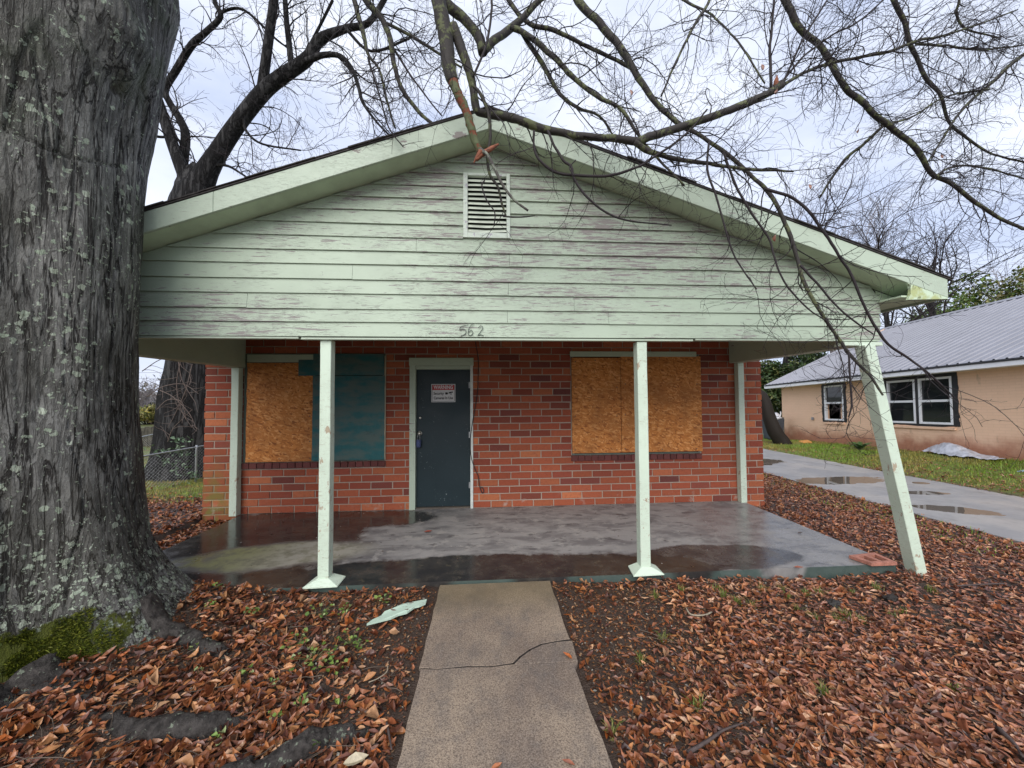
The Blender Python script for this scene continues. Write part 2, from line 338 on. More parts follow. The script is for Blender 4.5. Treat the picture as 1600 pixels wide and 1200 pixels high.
def barkm(name, near):
    q = MT(name, .72 if near else .8, spec=.35); x, y, z = q.xyz(); v = q.mp((8.5, 8.5, .75)); rg = q.ma('ABSOLUTE', q.ma('SUBTRACT', q.noise(1.5, 6, .6, v, .5), .5)); f = q.ss(rg, .0, .034); fi = q.noise(95, 6, .75, q.mp((1, 1, .6))); b = q.noise(1.4, 5, .6); pl_ = q.noise(11, 6, .7, q.mp((1, 1, .4)))
    f2 = q.ss(q.ma('ABSOLUTE', q.ma('SUBTRACT', q.noise(1.6, 5, .6, q.mp((24, 24, 3.2)), .7), .5)), .0, .07)
    c = q.mix(q.ss(pl_, .3, .7), (.135, .134, .122), (.265, .262, .242)); c = q.mix(f, (.018, .015, .013), c); c = q.mix(q.ss(f2, .6, .0, .0, .38), c, (.03, .026, .022)); c = q.mix(q.ma('MULTIPLY', q.ss(b, .42, .62), .55), c, (.055, .052, .038)); c = q.mix(q.ma('MULTIPLY', q.ss(fi, .5, .72), .5), c, (.016, .014, .012))
    c = q.mix(q.ma('MULTIPLY', q.ma('MULTIPLY', q.ss(q.noise(2.3, 5, .6), .50, .66), q.ss(z, 2.6, 4.4)), .55), c, (.055, .085, .030))
    h = q.ma('ADD', q.ma('ADD', f, q.ma('MULTIPLY', f2, .35)), q.ma('MULTIPLY', fi, .5)); 
    for sc, base, lim in [(25, .16, .60), (62, .20, .52)]:      # crusty pale lichen rosettes, thick near the ground
        wv = q.nd('VectorMath', {0: q.P, 1: q.nd('Vector' + 'Math', {0: q.noise(38, 3, out=1), 3: .05}, operation='SCALE')}, operation='ADD')
        vn = q.nd('TexVoronoi', {'Vector': wv, 'Scale': sc}, None, feature='F1'); r = q.nd('SeparateColor', {0: vn.outputs['Color']}, None)
        dens = q.ma('ADD', q.ss(q.ma('ADD', z, q.ma('MULTIPLY', q.noise(4, 4), .5)), 1.25, .30, .02, .80), q.ma('MULTIPLY', q.ss(q.noise(2.6, 5, .6), .38, .68), .44))
        on = q.ma('LESS_THAN', r.outputs[0], dens); rr = q.ma('MULTIPLY', r.outputs[1], lim)
        k = q.ma('MULTIPLY', on, q.ss(q.ma('SUBTRACT', vn.outputs['Distance'], rr), .03, -.03)); lc = q.mix(r.outputs[2], (.40, .48, .36), (.64, .70, .57)); c = q.mix(q.ma('MULTIPLY', k, .9), c, q.mix(q.ma('MULTIPLY', fi, .5), lc, (.2, .25, .16))); h = q.ma('ADD', h, q.ma('MULTIPLY', k, .25))
    # cushion moss on the front foot of the trunk
    mz = q.ma('ADD', z, q.ma('MULTIPLY', q.ma('SUBTRACT', q.noise(5, 5, .6), .5), .34)); dm = q.nd('VectorMath', {0: q.nd('VectorMath', {0: q.nd('VectorMath', {0: q.P, 1: tuple(float(t) for t in MOSS)}, operation='SUBTRACT'), 1: (1/.46, 1/.46, 1/.29)}, operation='MULTIPLY')}, 1, operation='LENGTH')
    ms = q.ss(q.ma('ADD', dm, q.ma('MULTIPLY', q.ma('SUBTRACT', q.noise(7, 6, .7), .5), 1.3)), 1.02, .92)
    c = q.mix(ms, c, q.mix(q.noise(16, 5, .7), (.035, .055, .005), (.16, .175, .015))); h = q.ma('ADD', h, q.ma('MULTIPLY', q.ma('MULTIPLY', q.noise(110, 3, .7), ms), 1.2))
    h = q.ma('ADD', h, q.ma('MULTIPLY', q.noise(26, 6, .72, q.mp((1, 1, .40))), .55)); q.set('Base Color', c); q.bump(h, 1.0, .022); return q.m
bark_m = barkm('lichen spotted bark', True)
def branchm(name, dark, lich, amt):
    q = MT(name, .75, spec=.35); n = q.noise(14, 6, .65); f = q.noise(60, 4, .7); nx = q.nd('SeparateXYZ', {0: q.nd('NewGeometry', None, 1)}, None).outputs[2]
    c = q.mix(f, dark, tuple(x*2.2 for x in dark)); k = q.ma('MULTIPLY', q.ss(n, .62-.16*amt, .70-.16*amt), amt); c = q.mix(k, c, q.mix(q.noise(33, 4), lich, tuple(x*.5 for x in lich)))
    q.set('Base Color', c); q.bump(q.ma('ADD', f, q.ma('MULTIPLY', k, 1.0)), .6, .006); return q.m
limb_m = branchm('mossy limb bark', (.022, .019, .017), (.17, .19, .085), .75)
twig_m = branchm('dark twig bark', (.016, .012, .013), (.10, .11, .07), .25)
def farm():
    q = MT('grey trunk bark', .85, spec=.25); rg = q.ss(q.ma('ABSOLUTE', q.ma('SUBTRACT', q.noise(1.0, 6, .65, q.mp((7, 7, .9)), .5), .5)), .0, .10); n = q.noise(9, 5, .7)
    c = q.mix(n, (.022, .021, .021), (.055, .053, .052)); q.set('Base Color', q.mix(rg, (.006, .005, .005), c)); q.bump(q.ma('ADD', rg, q.ma('MULTIPLY', n, .5)), .9, .05); return q.m
far_m = farm()
fartwig_m = plain('far twigs with painted haze', (.22, .19, .19), .9, .25, 3, 0)  # haze of distance painted in as a paler twig colour
wound_m = plain('torn red heartwood', (.22, .075, .038), .8, .4, 30, .5)
shingle_m = plain('dark roof shingle', (.045, .040, .038), .9, .35, 25, .6)
soffit_m = plain('painted soffit', (.52, .62, .46), .7, .10, 5, .05)
dark_m = plain('dark void', (.012, .012, .012), .9, .1, 5, 0)
steel_m = plain('galvanised steel', (.34, .35, .36), .45, .2, 30, .1, .7)
brass_m = plain('satin nickel', (.55, .52, .46), .3, .1, 30, .0, .9)

# ================================================================== ground
TC = np.array([-3.13, -2.74])          # centre of the big trunk
def gz(x, y, rough=True):
    x = np.asarray(x, float); y = np.asarray(y, float)
    z = -.045-.05*sst(x, .8, 3.2)
    z = z+.02*sst(x, -1.0, -2.0)
    d = np.hypot(x-TC[0], y-TC[1]); z = z+.11*sst(d, 1.6, .7)
    z = z-.56*sst(y, -.5, 5.0)*sst(x, -3.6, -4.4)                  # the lot falls away behind on the left
    zn = .19-.054*(y-1.65); zn = np.clip(zn, -.5, .35)
    z = z+(zn+.085)*sst(x, 8.5, 11.4)
    if rough:
        p = np.stack([x*1.3, y*1.3, 0*x], -1)
        z = z+(fbm(p, 4, 3)-.5)*.055+(fbm(p*5, 2, 9)-.5)*.02
    z = np.where((x > -.46) & (x < .61) & (y < -2.1), np.minimum(z, -.045), z)
    z = np.where((x > 5.98) & (x < 8.72), np.minimum(z, -.095), z)
    z = np.where((x > -3.9) & (x < 4.2) & (y > -2.1) & (y < 9), np.minimum(z, -.10), z)
    return z
def axis(a, b, step, far):
    core = np.arange(a, b+1e-6, step); out = [far*(i/14)**2.2 for i in range(1, 15)]
    return np.concatenate([[a-q for q in out][::-1], core, [b+q for q in out]])
gx, gy = axis(-9, 14, .085, 420), axis(-9, 10, .085, 420)
X, Y = np.meshgrid(gx, gy); Zg = gz(X, Y); V = np.stack([X, Y, Zg], -1).reshape(-1, 3)
i = np.arange(len(gx)*len(gy)).reshape(len(gy), len(gx))
F = np.stack([i[:-1, :-1], i[:-1, 1:], i[1:, 1:], i[1:, :-1]], -1).reshape(-1, 4)
ground = tag(fmesh('yard_ground', V, F, soil_m, None, True, origin=False), kind='structure')

# porch slab, path and driveway
SX0, SX1, SY = -3.47, 3.86, -2.13
b = MB(); n = 40; top = []
xs = np.linspace(SX0, SX1, n)
edge = [SY-.012*float(fbm([[x*2.2, 0, 3.3]], 3, 5)[0]-.5)*2 for x in xs]
P = [(x, e) for x, e in zip(xs, edge)]+[(SX1+.01, .007), (SX0+.10, .007)]
b.prism(P, -.30, 0.0, lambda q, t: (q[0], q[1]-(.006 if t < 0 else 0), t))
porch = tag(b.build('porch_slab', slab_m, None, 0), kind='structure')

path = tag(empty('front_path', (.07, -4.5, -.14)), kind='structure')
def slabpoly(name, poly, zt, mat, parent, th=.12, bev=.002):
    b = MB(); b.prism(poly, zt-th, zt, lambda q, t: (q[0], q[1], t)); return b.build(name, mat, parent, bev)
PZ = -.018
cr_ = [(-.40, -3.135), (-.30, -3.14), (-.12, -3.13), (.02, -3.142), (.155, -3.125)]
arc = [(.155, -3.125), (.20, -3.07), (.27, -3.01), (.35, -2.965), (.45, -2.945), (.553, -2.94)]
j = lambda: random.uniform(-.006, .006)
lft = [(-.405+j(), y) for y in np.linspace(-2.14, -3.12, 9)]; rgt_ = [(.553+j(), y) for y in np.linspace(-2.93, -2.14, 8)]
slabpoly('concrete_panel', lft+cr_[1:]+arc[1:-1]+rgt_, PZ-.004, path_m, path)
ck = MB(); cl_ = cr_+arc[1:]
for (xa, ya), (xb, yb) in zip(cl_[:-1], cl_[1:]): ck.hexa([(xa-.003, ya-.015, -.10), (xb+.003, yb-.015, -.10), (xb+.003, yb+.006, -.10), (xa-.003, ya+.006, -.10), (xa-.003, ya-.022, PZ-.006), (xb+.003, yb-.022, PZ-.006), (xb+.003, yb+.006, PZ-.006), (xa-.003, ya+.006, PZ-.006)])
ck.build('crack_dark_strip', plain('dark crack strip', (.02, .015, .012), .9), path)  # dark strip added to paint the crack's shade over its sunlit edge
slabpoly('concrete_panel', [(x+.009, y-.014) for x, y in arc[::-1]]+[(.30, -3.144), (.553, -3.147)], PZ-.001, path_m, path)
l2 = [(-.40+j(), y) for y in np.linspace(-3.2, -5.2, 14)]; r2_ = [(.545+j()-.02*(abs(y+3.4) < .25), y) for y in np.linspace(-5.2, -3.2, 14)]
slabpoly('concrete_panel', l2+r2_+[(.55, -3.154), (.30, -3.151), (.165, -3.141), (.02, -3.157), (-.12, -3.146), (-.30, -3.151), (-.40, -3.140)], PZ, path_m, path)
slabpoly('concrete_panel', [(-.40, -5.21), (-.40, -7.6), (.54, -7.6), (.54, -5.21)], PZ-.004, path_m, path)

drive = tag(empty('driveway', (7.3, 0, -.16)), kind='structure')
DX0, DX1 = 6.03, 8.66
ys = [-9, -5.9, -2.75, .33, 3.4, 6.5, 9.6, 14]
for k in range(len(ys)-1):
    n = 10; y0, y1 = ys[k]+.006, ys[k+1]-.006; sl_ = -.17*(0 < k)
    lf = [(DX0+random.uniform(-.03, .03), y) for y in np.linspace(y1, y0, n)]; rt = [(DX1+random.uniform(-.03, .03), y+sl_) for y in np.linspace(y0, y1, n)]
    slabpoly('concrete_panel', lf+rt, -.072-.003*(k % 2), drive_m, drive, .1, .005)

# ================================================================== the house
house = empty('brick_house', (.1, 1.5, -.1), 'boarded up red brick house with peeling mint green gable over a front porch', 'house')
WX0, WX1, D = -3.915, 4.235, 2.126
WZ = 2.62
openings = [(-1.06, -.215, -.2, 2.095), (-3.385, -1.455, .705, 2.235), (1.262, 3.235, .735, 2.235)]   # door, left window, right window
# mortar core of the front wall, cut round the openings
b = MB(); xs = sorted({WX0+.01, WX1-.01, *[q for o in openings for q in o[:2]]})
for xa, xb in zip(xs[:-1], xs[1:]):
    cut = [o for o in openings if o[0] < (xa+xb)/2 < o[1]]
    if not cut: b.box(xa, xb, .008, .2, -.35, WZ)
    else:
        o = cut[0]; b.box(xa, xb, .008, .2, o[3], WZ)
        if o[2] > -.1: b.box(xa, xb, .008, .2, -.35, o[2])
wall = b.build('front_wall', mortar_m, house)
PAL = [(.27, .066, .036), (.30, .080, .042), (.22, .052, .034), (.155, .042, .035), (.35, .105, .052), (.25, .06, .035), (.125, .038, .036), (.40, .13, .062), (.19, .05, .036)]
PW = [.26, .25, .16, .03, .11, .12, .01, .03, .03]
def brickgeo(x0, x1, z0, z1, y=0.0, dep=.05):
    q = .0035; jj = lambda: random.uniform(-.0022, .0022)
    yy = y+random.uniform(-.003, .002); t = random.uniform(-.0015, .0015)
    pts = [(x0, z0), (x1, z0), (x1, z1), (x0, z1)]; pts = [(a+jj(), c+jj()) for a, c in pts]
    cx, cz = (x0+x1)/2, (z0+z1)/2; V = []
    V += [(a, y+dep, c) for a, c in pts]; V += [(a, yy+.004, c) for a, c in pts]
    V += [(a-math.copysign(q, a-cx), yy+t*(1 if a > cx else -1), c-math.copysign(q, c-cz)) for a, c in pts]
    F = [(8, 9, 10, 11)]
    for k in range(4): F += [(k, (k+1) % 4, 4+(k+1) % 4, 4+k), (4+k, 4+(k+1) % 4, 8+(k+1) % 4, 8+k)]
    return V, F
def bcol(z=1.0):
    c = np.array(PAL[rng.choice(len(PAL), p=PW)])*rng.uniform(.85, 1.15)
    return c*np.array([1.10, 1.08, .98])
CO, LN, MJ = .1016, .3048, .0138
bricks = []
row = -3
for row in range(-3, int(WZ/CO)+1):
    z0 = row*CO+.004; z1 = z0+CO-MJ
    off = (.5 if row % 2 else 0)*LN+random.uniform(-.018, .018)
    x = WX0-off; segs = []
    while x < WX1:
        l = LN+random.uniform(-.006, .006); a, c = max(x, WX0), min(x+l-MJ, WX1); x += l
        if c-a > .035: segs.append([a, c])
    for o in openings:
        if o[2]-.075 < (z0+z1)/2 < o[3]:
            lo = o[2]-(.09 if o[2] > 0 else 0); ns = []
            for a, c in segs:
                if c <= o[0] or a >= o[1]: ns.append([a, c])
                else:
                    if o[0]-MJ-a > .035: ns.append([a, o[0]-MJ])
                    if c-o[1]-MJ > .035: ns.append([o[1]+MJ, c])
            segs = ns
    for a, c in segs: bricks.append((a, c, z0, z1))
def seen(bk):                                      # 300 bricks that show as pieces of their own
    a, c, z0, z1 = bk; v = (c-a)
    if z1 < 0 and -3.5 < (a+c)/2 < 3.9: v -= 9
    if z0 < -.12: v -= 9
    if z0 > 2.36: v -= 5
    if -1.6 < (a+c)/2 < -1.3 or 1.55 < (a+c)/2 < 1.85: v -= .08
    return v+random.uniform(0, .02)
# the three sill courses of upright bricks first
sills = []
for x0, x1, zt in ((-3.40, -1.44, .705), (1.245, 3.25, .735)):
    n = int((x1-x0)/.0985)
    for k in range(n): sills.append((x0+k*(x1-x0)/n+.004, x0+(k+1)*(x1-x0)/n-.005, zt-.083, zt-.004))
order = sorted(bricks, key=seen, reverse=True); nsep = 300-len(sills)
for bk in order[:nsep]:
    V, F = brickgeo(*bk); fmesh('brick', V, F, brick_m, wall, col=bcol(bk[2]))
for bk in sills:
    V, F = brickgeo(*bk, y=-.022, dep=.06); fmesh('brick', V, F, brick_m, wall, col=np.array([.115, .036, .034])*rng.uniform(.8, 1.25))
Vs, Fs, cs, k = [], [], [], 0
for bk in order[nsep:]:
    V, F = brickgeo(*bk); Vs += V; Fs += [tuple(i+k for i in f) for f in F]; k += len(V); cs += [bcol(bk[2])]*len(F)
tag(fmesh('brickwork', Vs, Fs, brick_m, wall, col=cs), kind='stuff')
# side and back walls
def sidebrick():
    q = MT('side wall brick', .85, spec=.3); x, y, z = q.xyz(); v = q.nd('CombineXYZ', {0: q.ma('ADD', x, y), 1: z, 2: 0.0})
    n = q.nd('TexBrick', {'Vector': v, 'Color1': (.27, .07, .04), 'Color2': (.16, .045, .036), 'Mortar': (.36, .31, .27), 'Scale': 1.0, 'Mortar Size': .006, 'Brick Width': LN, 'Row Height': CO}, None)
    q.set('Base Color', n.outputs[0]); q.bump(n.outputs[1], -.5, .006); return q.m
b = MB(); b.box(WX0+.012, WX0+.2, .21, 8.6, -.9, WZ).box(WX1-.2, WX1-.012, .21, 8.6, -.9, WZ).box(WX0+.2, WX1-.2, 8.4, 8.59, -.9, WZ); b.build('side_walls', sidebrick(), house)
b = MB(); b.box(WX0+.21, WX1-.21, .6, .63, -.1, WZ); b.build('inner_partition', dark_m, house)

# roof, rake boards, soffits
AX, AZ, SL, SR = .03, 4.05, .355, .334
rake = lambda x: (ztop(x)-H+.004)
H = .17
ztop = lambda x: AZ-(SL*(AX-x) if x < AX else SR*(x-AX))
EX0, EX1 = -4.14, 4.21; FY0, FY1 = -2.372, -2.346
roof = MB()
for e in (EX0-.05, EX1+.04):
    n = 6; 
    roof.hexa([(AX, FY0-.008, AZ+.002), (AX, 9, AZ+.002), (e, 9, ztop(e)+.002), (e, FY0-.008, ztop(e)+.002),
               (AX, FY0-.008, AZ+.012), (AX, 9, AZ+.012), (e, 9, ztop(e)+.010), (e, FY0-.008, ztop(e)+.010)])
roof = roof.build('roof', shingle_m, house)
def shingle_edge(side):                            # ragged starter shingles along the rake
    b = MB(); x = AX; e = EX1+.045 if side > 0 else EX0-.055
    while abs(x-AX) < abs(e-AX)-.02:
        l = random.uniform(.22, .36)*side; x1 = x+l
        if abs(x1-AX) > abs(e-AX): x1 = e
        dy = random.uniform(-.018, .012); t = random.uniform(.006, .011); g = random.uniform(.0, .006)
        xa, xb = sorted((x, x1)); za, zb = ztop(xa)+.013+g, ztop(xb)+.013+g
        b.hexa([(xa, FY0-.016+dy*.6, za), (xb, FY0-.016+dy*.6, zb), (xb, .3, zb), (xa, .3, za), (xa, FY0-.016+dy*.6, za+t), (xb, FY0-.016+dy*.6, zb+t), (xb, .3, zb+t), (xa, .3, za+t)])
        x = x1
    return b
for s_ in (-1, 1): shingle_edge(s_).build('shingle_course', shingle_m, roof)
H = .17
for x0, x1 in ((EX0, AX), (AX, EX1)):
    n = 2; xm = x0+(x1-x0)*(.47 if x0 < 0 else .56)
    for xa, xb in ((x0, xm-.001), (xm+.001, x1)):
        b = MB(); poly = [(xa, ztop(xa)-H), (xb, ztop(xb)-H), (xb, ztop(xb)-.001), (xa, ztop(xa)-.001)]
        b.prism(poly, FY0, FY1, lambda q, t: (q[0], t, q[1])); b.build('rake_board', trim_m, house, .003)
for x0, x1 in ((EX0+.01, AX), (AX, EX1-.01)):
    b = MB(); poly = [(x0, ztop(x0)-H+.006), (x1, ztop(x1)-H+.006), (x1, ztop(x1)-H+.018), (x0, ztop(x0)-H+.018)]
    b.prism(poly, FY1+.0005, -D+.02, lambda q, t: (q[0], t, q[1])); b.build('rake_soffit', soffit_m, house)
# boxed eave ends
for s_ in (1, -1):
    e = EX1 if s_ > 0 else EX0; gx_ = 3.80 if s_ > 0 else -3.72; zb = 2.462
    f = lambda d: e-s_*d
    poly = [(f(0), zb+.01), (f(0), ztop(f(0))-H+.001)]
    pts = [(f(0), zb+.012), (f(.005), ztop(f(.005))-H-.0005), (f(.40), ztop(f(.40))-H-.0005), (f(.372), zb+.135), (f(.368), zb+.085), (f(.378), zb+.035), (f(.395), zb)]
    b = MB(); b.prism(pts if s_ < 0 else pts[::-1], FY0+.002, FY1-.002, lambda q, t: (q[0], t, q[1])); b.build('eave_return', eave_m, house)
    b = MB(); xa, xb = sorted((gx_-s_*.02, e-s_*.05)); b.box(xa, xb, FY1+.003, 8.9, zb+.03, zb+.045); b.build('eave_soffit', soffit_m, house)
    b = MB(); b.prism([(gx_-s_*.01, zb+.046), (e-s_*.06, zb+.046), (e-s_*.06, ztop(e)-H+.02), (gx_-s_*.01, rake(gx_)-.002)] , -D+.02, -D+.035, lambda q, t: (q[0], t, q[1])); b.build('eave_panel', soffit_m, house)
    b = MB(); xa, xb = sorted((e-s_*.03, e-s_*.004)); b.box(xa, xb, FY1+.003, 9.0, zb+.012, ztop(e)-.002); b.build('eave_fascia', trim_m, house)
    for k in range(11):
        b = MB(); xa, xb = sorted((gx_+s_*.02, e-s_*.06)); y = -1.75+k*.9; b.box(xa, xb, y, y+.04, zb-.055, zb+.028); b.build('rafter_tail', plain('weathered rafter', (.09, .07, .055), .9) if k == 0 and s_ > 0 else bpy.data.materials['weathered rafter'], house)

# gable siding, board by board
GX0, GX1 = -3.72, 3.80
zs = [Py(600, y, -D)[2] for y in (522, 500, 479, 455.5, 434, 410, 389, 367, 346, 325, 305, 285, 265, 247)]
zs = [2.146+(z-zs[0]) for z in zs]+[zs[-1]+.125, zs[-1]+.25]
rake = lambda x: (ztop(x)-H+.004)
VX0, VX1 = -.203, .219; VZ0 = min(zs, key=lambda q: abs(q-3.02)); VZ1 = min(zs, key=lambda q: abs(q-3.675))
splits = {1: [1.12, .19], 2: [-2.05, .80], 3: [.20], 4: [-1.17], 5: [.21, 2.3], 6: [-.62], 7: [], 8: [1.55], 9: [], 10: []}
def board(xa, xb, za, zb, sag):
    """one lapped board: bottom edge proud, top edge tucked under the next; ends follow the rake"""
    xa0, xb0 = xa, xb
    def lim(z, x):     # clip to rake
        r = AX+(AZ-H-z)/SR if x > AX else AX-(AZ-H-z)/SL
        return min(x, r) if x > AX else max(x, r)
    n = max(2, int((xb-xa)/.35)); V = []; F = []
    bxs = np.linspace(lim(za, xa), lim(za, xb), n); txs = np.linspace(lim(zb, xa), lim(zb, xb), n)
    if bxs[-1]-bxs[0] < .03: return None
    if txs[-1]-txs[0] < .01: t_ = txs.mean(); txs = np.linspace(t_-.005, t_+.005, n)
    for k in range(n):
        w_ = (float(fbm([[bxs[k]*1.1, za*9, 1.7]], 2, 4)[0])-.5)*.007+sag; yo = (float(fbm([[bxs[k]*.9, za*7, 5.1]], 2, 8)[0])-.5)*.010
        V += [(bxs[k], -D-.020+yo, za-.008+w_), (txs[k], -D-.003, zb+.004), (txs[k], -D+.010, zb+.004), (bxs[k], -D-.004, za-.008+w_)]
    for k in range(n-1):
        a = 4*k; F += [(a, a+4, a+5, a+1), (a+1, a+5, a+6, a+2), (a+2, a+6, a+7, a+3), (a+3, a+7, a+4, a)]
    F += [(0, 1, 2, 3), (4*n-4, 4*n-1, 4*n-2, 4*n-3)]
    return V, F
for r in range(len(zs)-1):
    za, zb = zs[r], zs[r+1]
    if za > AZ-H-.02: break
    cuts = [GX0]+sorted(splits.get(r, []))+[GX1]; pieces = list(zip(cuts[:-1], cuts[1:]))
    if za < VZ1-.02 and zb > VZ0+.02:
        np_ = []
        for a, c in pieces:
            if c <= VX0 or a >= VX1: np_.append((a, c)); continue
            if a < VX0: np_.append((a, VX0))
            if c > VX1: np_.append((VX1, c))
        pieces = np_
    for a, c in pieces:
        g = board(a+.0012, c-.0012, za, zb, random.uniform(-.003, .003))
        if g: fmesh('siding_board', g[0], g[1], siding_m, house)
b = MB(); px = [(GX0+.01, 2.16), (GX1-.01, 2.16), (GX1-.01, rake(GX1)-.01), (AX, AZ-H-.02), (GX0+.01, rake(GX0)-.01)]
b.prism(px, -D+.014, -D+.05, lambda q, t: (q[0], t, q[1])); b.build('gable_sheathing', dark_m, house)
# louvred gable vent
vent = MB(); fr = .040
vent.box(VX0, VX0+fr, -D-.030, -D+.012, VZ0, VZ1).box(VX1-fr+.008, VX1, -D-.030, -D+.012, VZ0, VZ1)
vent.box(VX0+fr, VX1-fr+.008, -D-.029, -D+.012, VZ0, VZ0+.048).box(VX0+fr, VX1-fr+.008, -D-.029, -D+.012, VZ1-.025, VZ1)
vent = vent.build('gable_vent', paint('vent paint', (.60, .68, .58), (.52, .50, .55), .3, (9, 9, 9)), house, .002)
n = 12
for k in range(n):
    z = VZ0+.055+k*(VZ1-VZ0-.09)/n; t = random.uniform(-.006, .006); sg = random.uniform(-.006, .004)
    b = MB(); xa, xb, xm = VX0+fr+.001, VX1-fr+.007, 0
    b.add([(xa, -D-.020, z), (xm, -D-.020, z+sg), (xb, -D-.020, z+t), (xa, -D+.008, z+.030), (xm, -D+.008, z+.03+sg), (xb, -D+.008, z+.030+t),
           (xa, -D-.020, z+.008), (xm, -D-.020, z+.008+sg), (xb, -D-.020, z+.008+t), (xa, -D+.008, z+.038), (xm, -D+.008, z+.038+sg), (xb, -D+.008, z+.038+t)],
          [(0, 1, 4, 3), (1, 2, 5, 4), (6, 9, 10, 7), (7, 10, 11, 8), (0, 6, 7, 1), (1, 7, 8, 2), (3, 4, 10, 9), (4, 5, 11, 10), (0, 3, 9, 6), (2, 8, 11, 5)])
    b.build('slat', plain('vent slat paint', (.55, .60, .50), .7) if k == 0 else bpy.data.materials['vent slat paint'], vent)
# porch frame: header, side beams, ceiling, posts
b = MB(); b.box(GX0+.01, GX1-.01, -D+.052, -D+.15, 2.135, 2.5); b.build('porch_header', trim_m, house, .003)
for xa, xb, dz in ((GX0+.012, -1.62, 0), (-1.60, 1.92, -.006), (1.94, GX1-.012, .002)):
    b = MB(); b.box(xa, xb, -D-.012, -D+.051, 2.116+dz, 2.134+dz); b.build('header_trim', trim_m, house, .002)
b = MB(); b.box(3.40, 3.79, -D-.035, -D+.075, 2.072, 2.108); b.build('post_plate', post_m, house, .002)
b = MB(); b.box(-3.53, -3.375, -D+.152, -.002, 2.03, 2.56); b.build('side_beam', trim_m, house, .006)
b = MB(); b.box(3.72, 3.885, -D+.152, -.002, 2.10, 2.56); b.build('side_beam', trim_m, house, .006)
b = MB(); b.box(GX0+.02, GX1-.02, -D+.06, .0075, 2.562, 2.58); b.build('porch_ceiling', soffit_m, house)
def post(cx, cy, z0, z1, wd=.0925, topx=0, skirt=False, name='porch_post', rotj=0):
    b = MB(); n = 9; h = wd/2; V = []; F = []
    for k in range(n):
        t = k/(n-1); x = cx+topx*t+random.uniform(-.0015, .0015); z = z0+(z1-z0)*t; hh = h+random.uniform(-.001, .001)
        V += [(x-hh, cy-hh, z), (x+hh, cy-hh, z), (x+hh, cy+hh, z), (x-hh, cy+hh, z)]
    for k in range(n-1):
        for q in range(4): a = 4*k; F.append((a+q, a+(q+1) % 4, a+4+(q+1) % 4, a+4+q))
    F += [(3, 2, 1, 0), (4*n-4, 4*n-3, 4*n-2, 4*n-1)]; b.add(V, F); o = b.build(name, post_m, house, .004)
    if skirt:                                      # flared sheet metal foot
        b = MB(); r0, r1 = h+.005, .145
        lo = [(cx-r1, cy-r1*.80), (cx+r1*.98, cy-r1*.72), (cx+r1, cy+r1*.55), (cx-r1*.8, cy+r1*.6)]; hi = [(cx-r0, cy-r0), (cx+r0, cy-r0), (cx+r0, cy+r0), (cx-r0, cy+r0)]
        b.hexa([(x, y, .004) for x, y in lo]+[(x, y, .012) for x, y in lo]); b.hexa([(x, y, .0125) for x, y in lo]+[(x, y, .055) for x, y in hi]); b.build('post_foot', post_m, o, .002)
    return o
post(-1.404, -2.06, .0, 2.112, skirt=True); post(1.437, -2.075, .0, 2.106, skirt=True)
lean = post(4.035, -2.165, -.10, 2.070, topx=-.44, wd=.105); lean['label'] = 'corner porch post leaning, its foot kicked out off the slab'
post(-3.62, -2.06, .0, 2.112)
post(-3.452, -.052, .0, 2.028, wd=.098); post(3.842, -.052, .0, 2.098, wd=.092)

# front door
dr = MB(); dr.box(-1.016, -.240, .045, .085, .022, 2.005); door = dr.build('front_door', door_m, house, .003)
b = MB()
b.box(-1.105, -1.020, -.028, .06, -.0, 2.10); b.build('door_jamb', trim_m, house, .003)
b = MB(); b.box(-.236, -.196, -.028, .06, -.0, 2.10); b.build('door_jamb', plain('pale jamb paint', (.58, .62, .58), .6), house, .003)
b = MB(); b.box(-1.112, -.188, -.034, .06, 2.062, 2.175); b.build('door_head', trim_m, house, .003)
b = MB(); b.box(-1.019, -.237, -.01, .06, 2.008, 2.060); b.build('door_head_strip', trim_m, house, .002)
b = MB(); b.box(-1.019, -.237, .0, .09, -.02, .020); b.build('threshold', plain('worn threshold', (.09, .075, .06), .7), house, .003)
b = MB(); b.box(-1.06, -.215, .10, .19, -.02, 2.09); b.build('door_backing', dark_m, house)
def disc(name, c, r, th, mat, parent, n=20, dome=.3):
    V = []; F = []; prof = [(1, 0), (1, .4), (.86, .8), (.5, 1.0)]
    for k, (q, t) in enumerate(prof):
        V += [(c[0]+r*q*math.cos(2*math.pi*i/n), c[1]-th*t, c[2]+r*q*math.sin(2*math.pi*i/n)) for i in range(n)]
    for k in range(len(prof)-1): F += [(k*n+i, k*n+(i+1) % n, (k+1)*n+(i+1) % n, (k+1)*n+i) for i in range(n)]
    F.append(tuple(range(3*n, 4*n))); return fmesh(name, V, F, mat, parent, True)
kx, kz = Py(656, 677, .045)[0], Py(656, 677, .045)[2]
disc('knob_rose', (kx, .045, kz), .034, .012, brass_m, door); disc('door_knob', (kx, .033, kz), .026, .05, brass_m, door)
for hz_ in (.32, 1.05, 1.78):
    b = MB(); b.box(-.262, -.240, .036, .046, hz_-.045, hz_+.045); b.build('hinge', steel_m, door, .002)
disc('deadbolt', (kx+.004, .045, Py(656, 653, .045)[2]), .017, .014, brass_m, door)
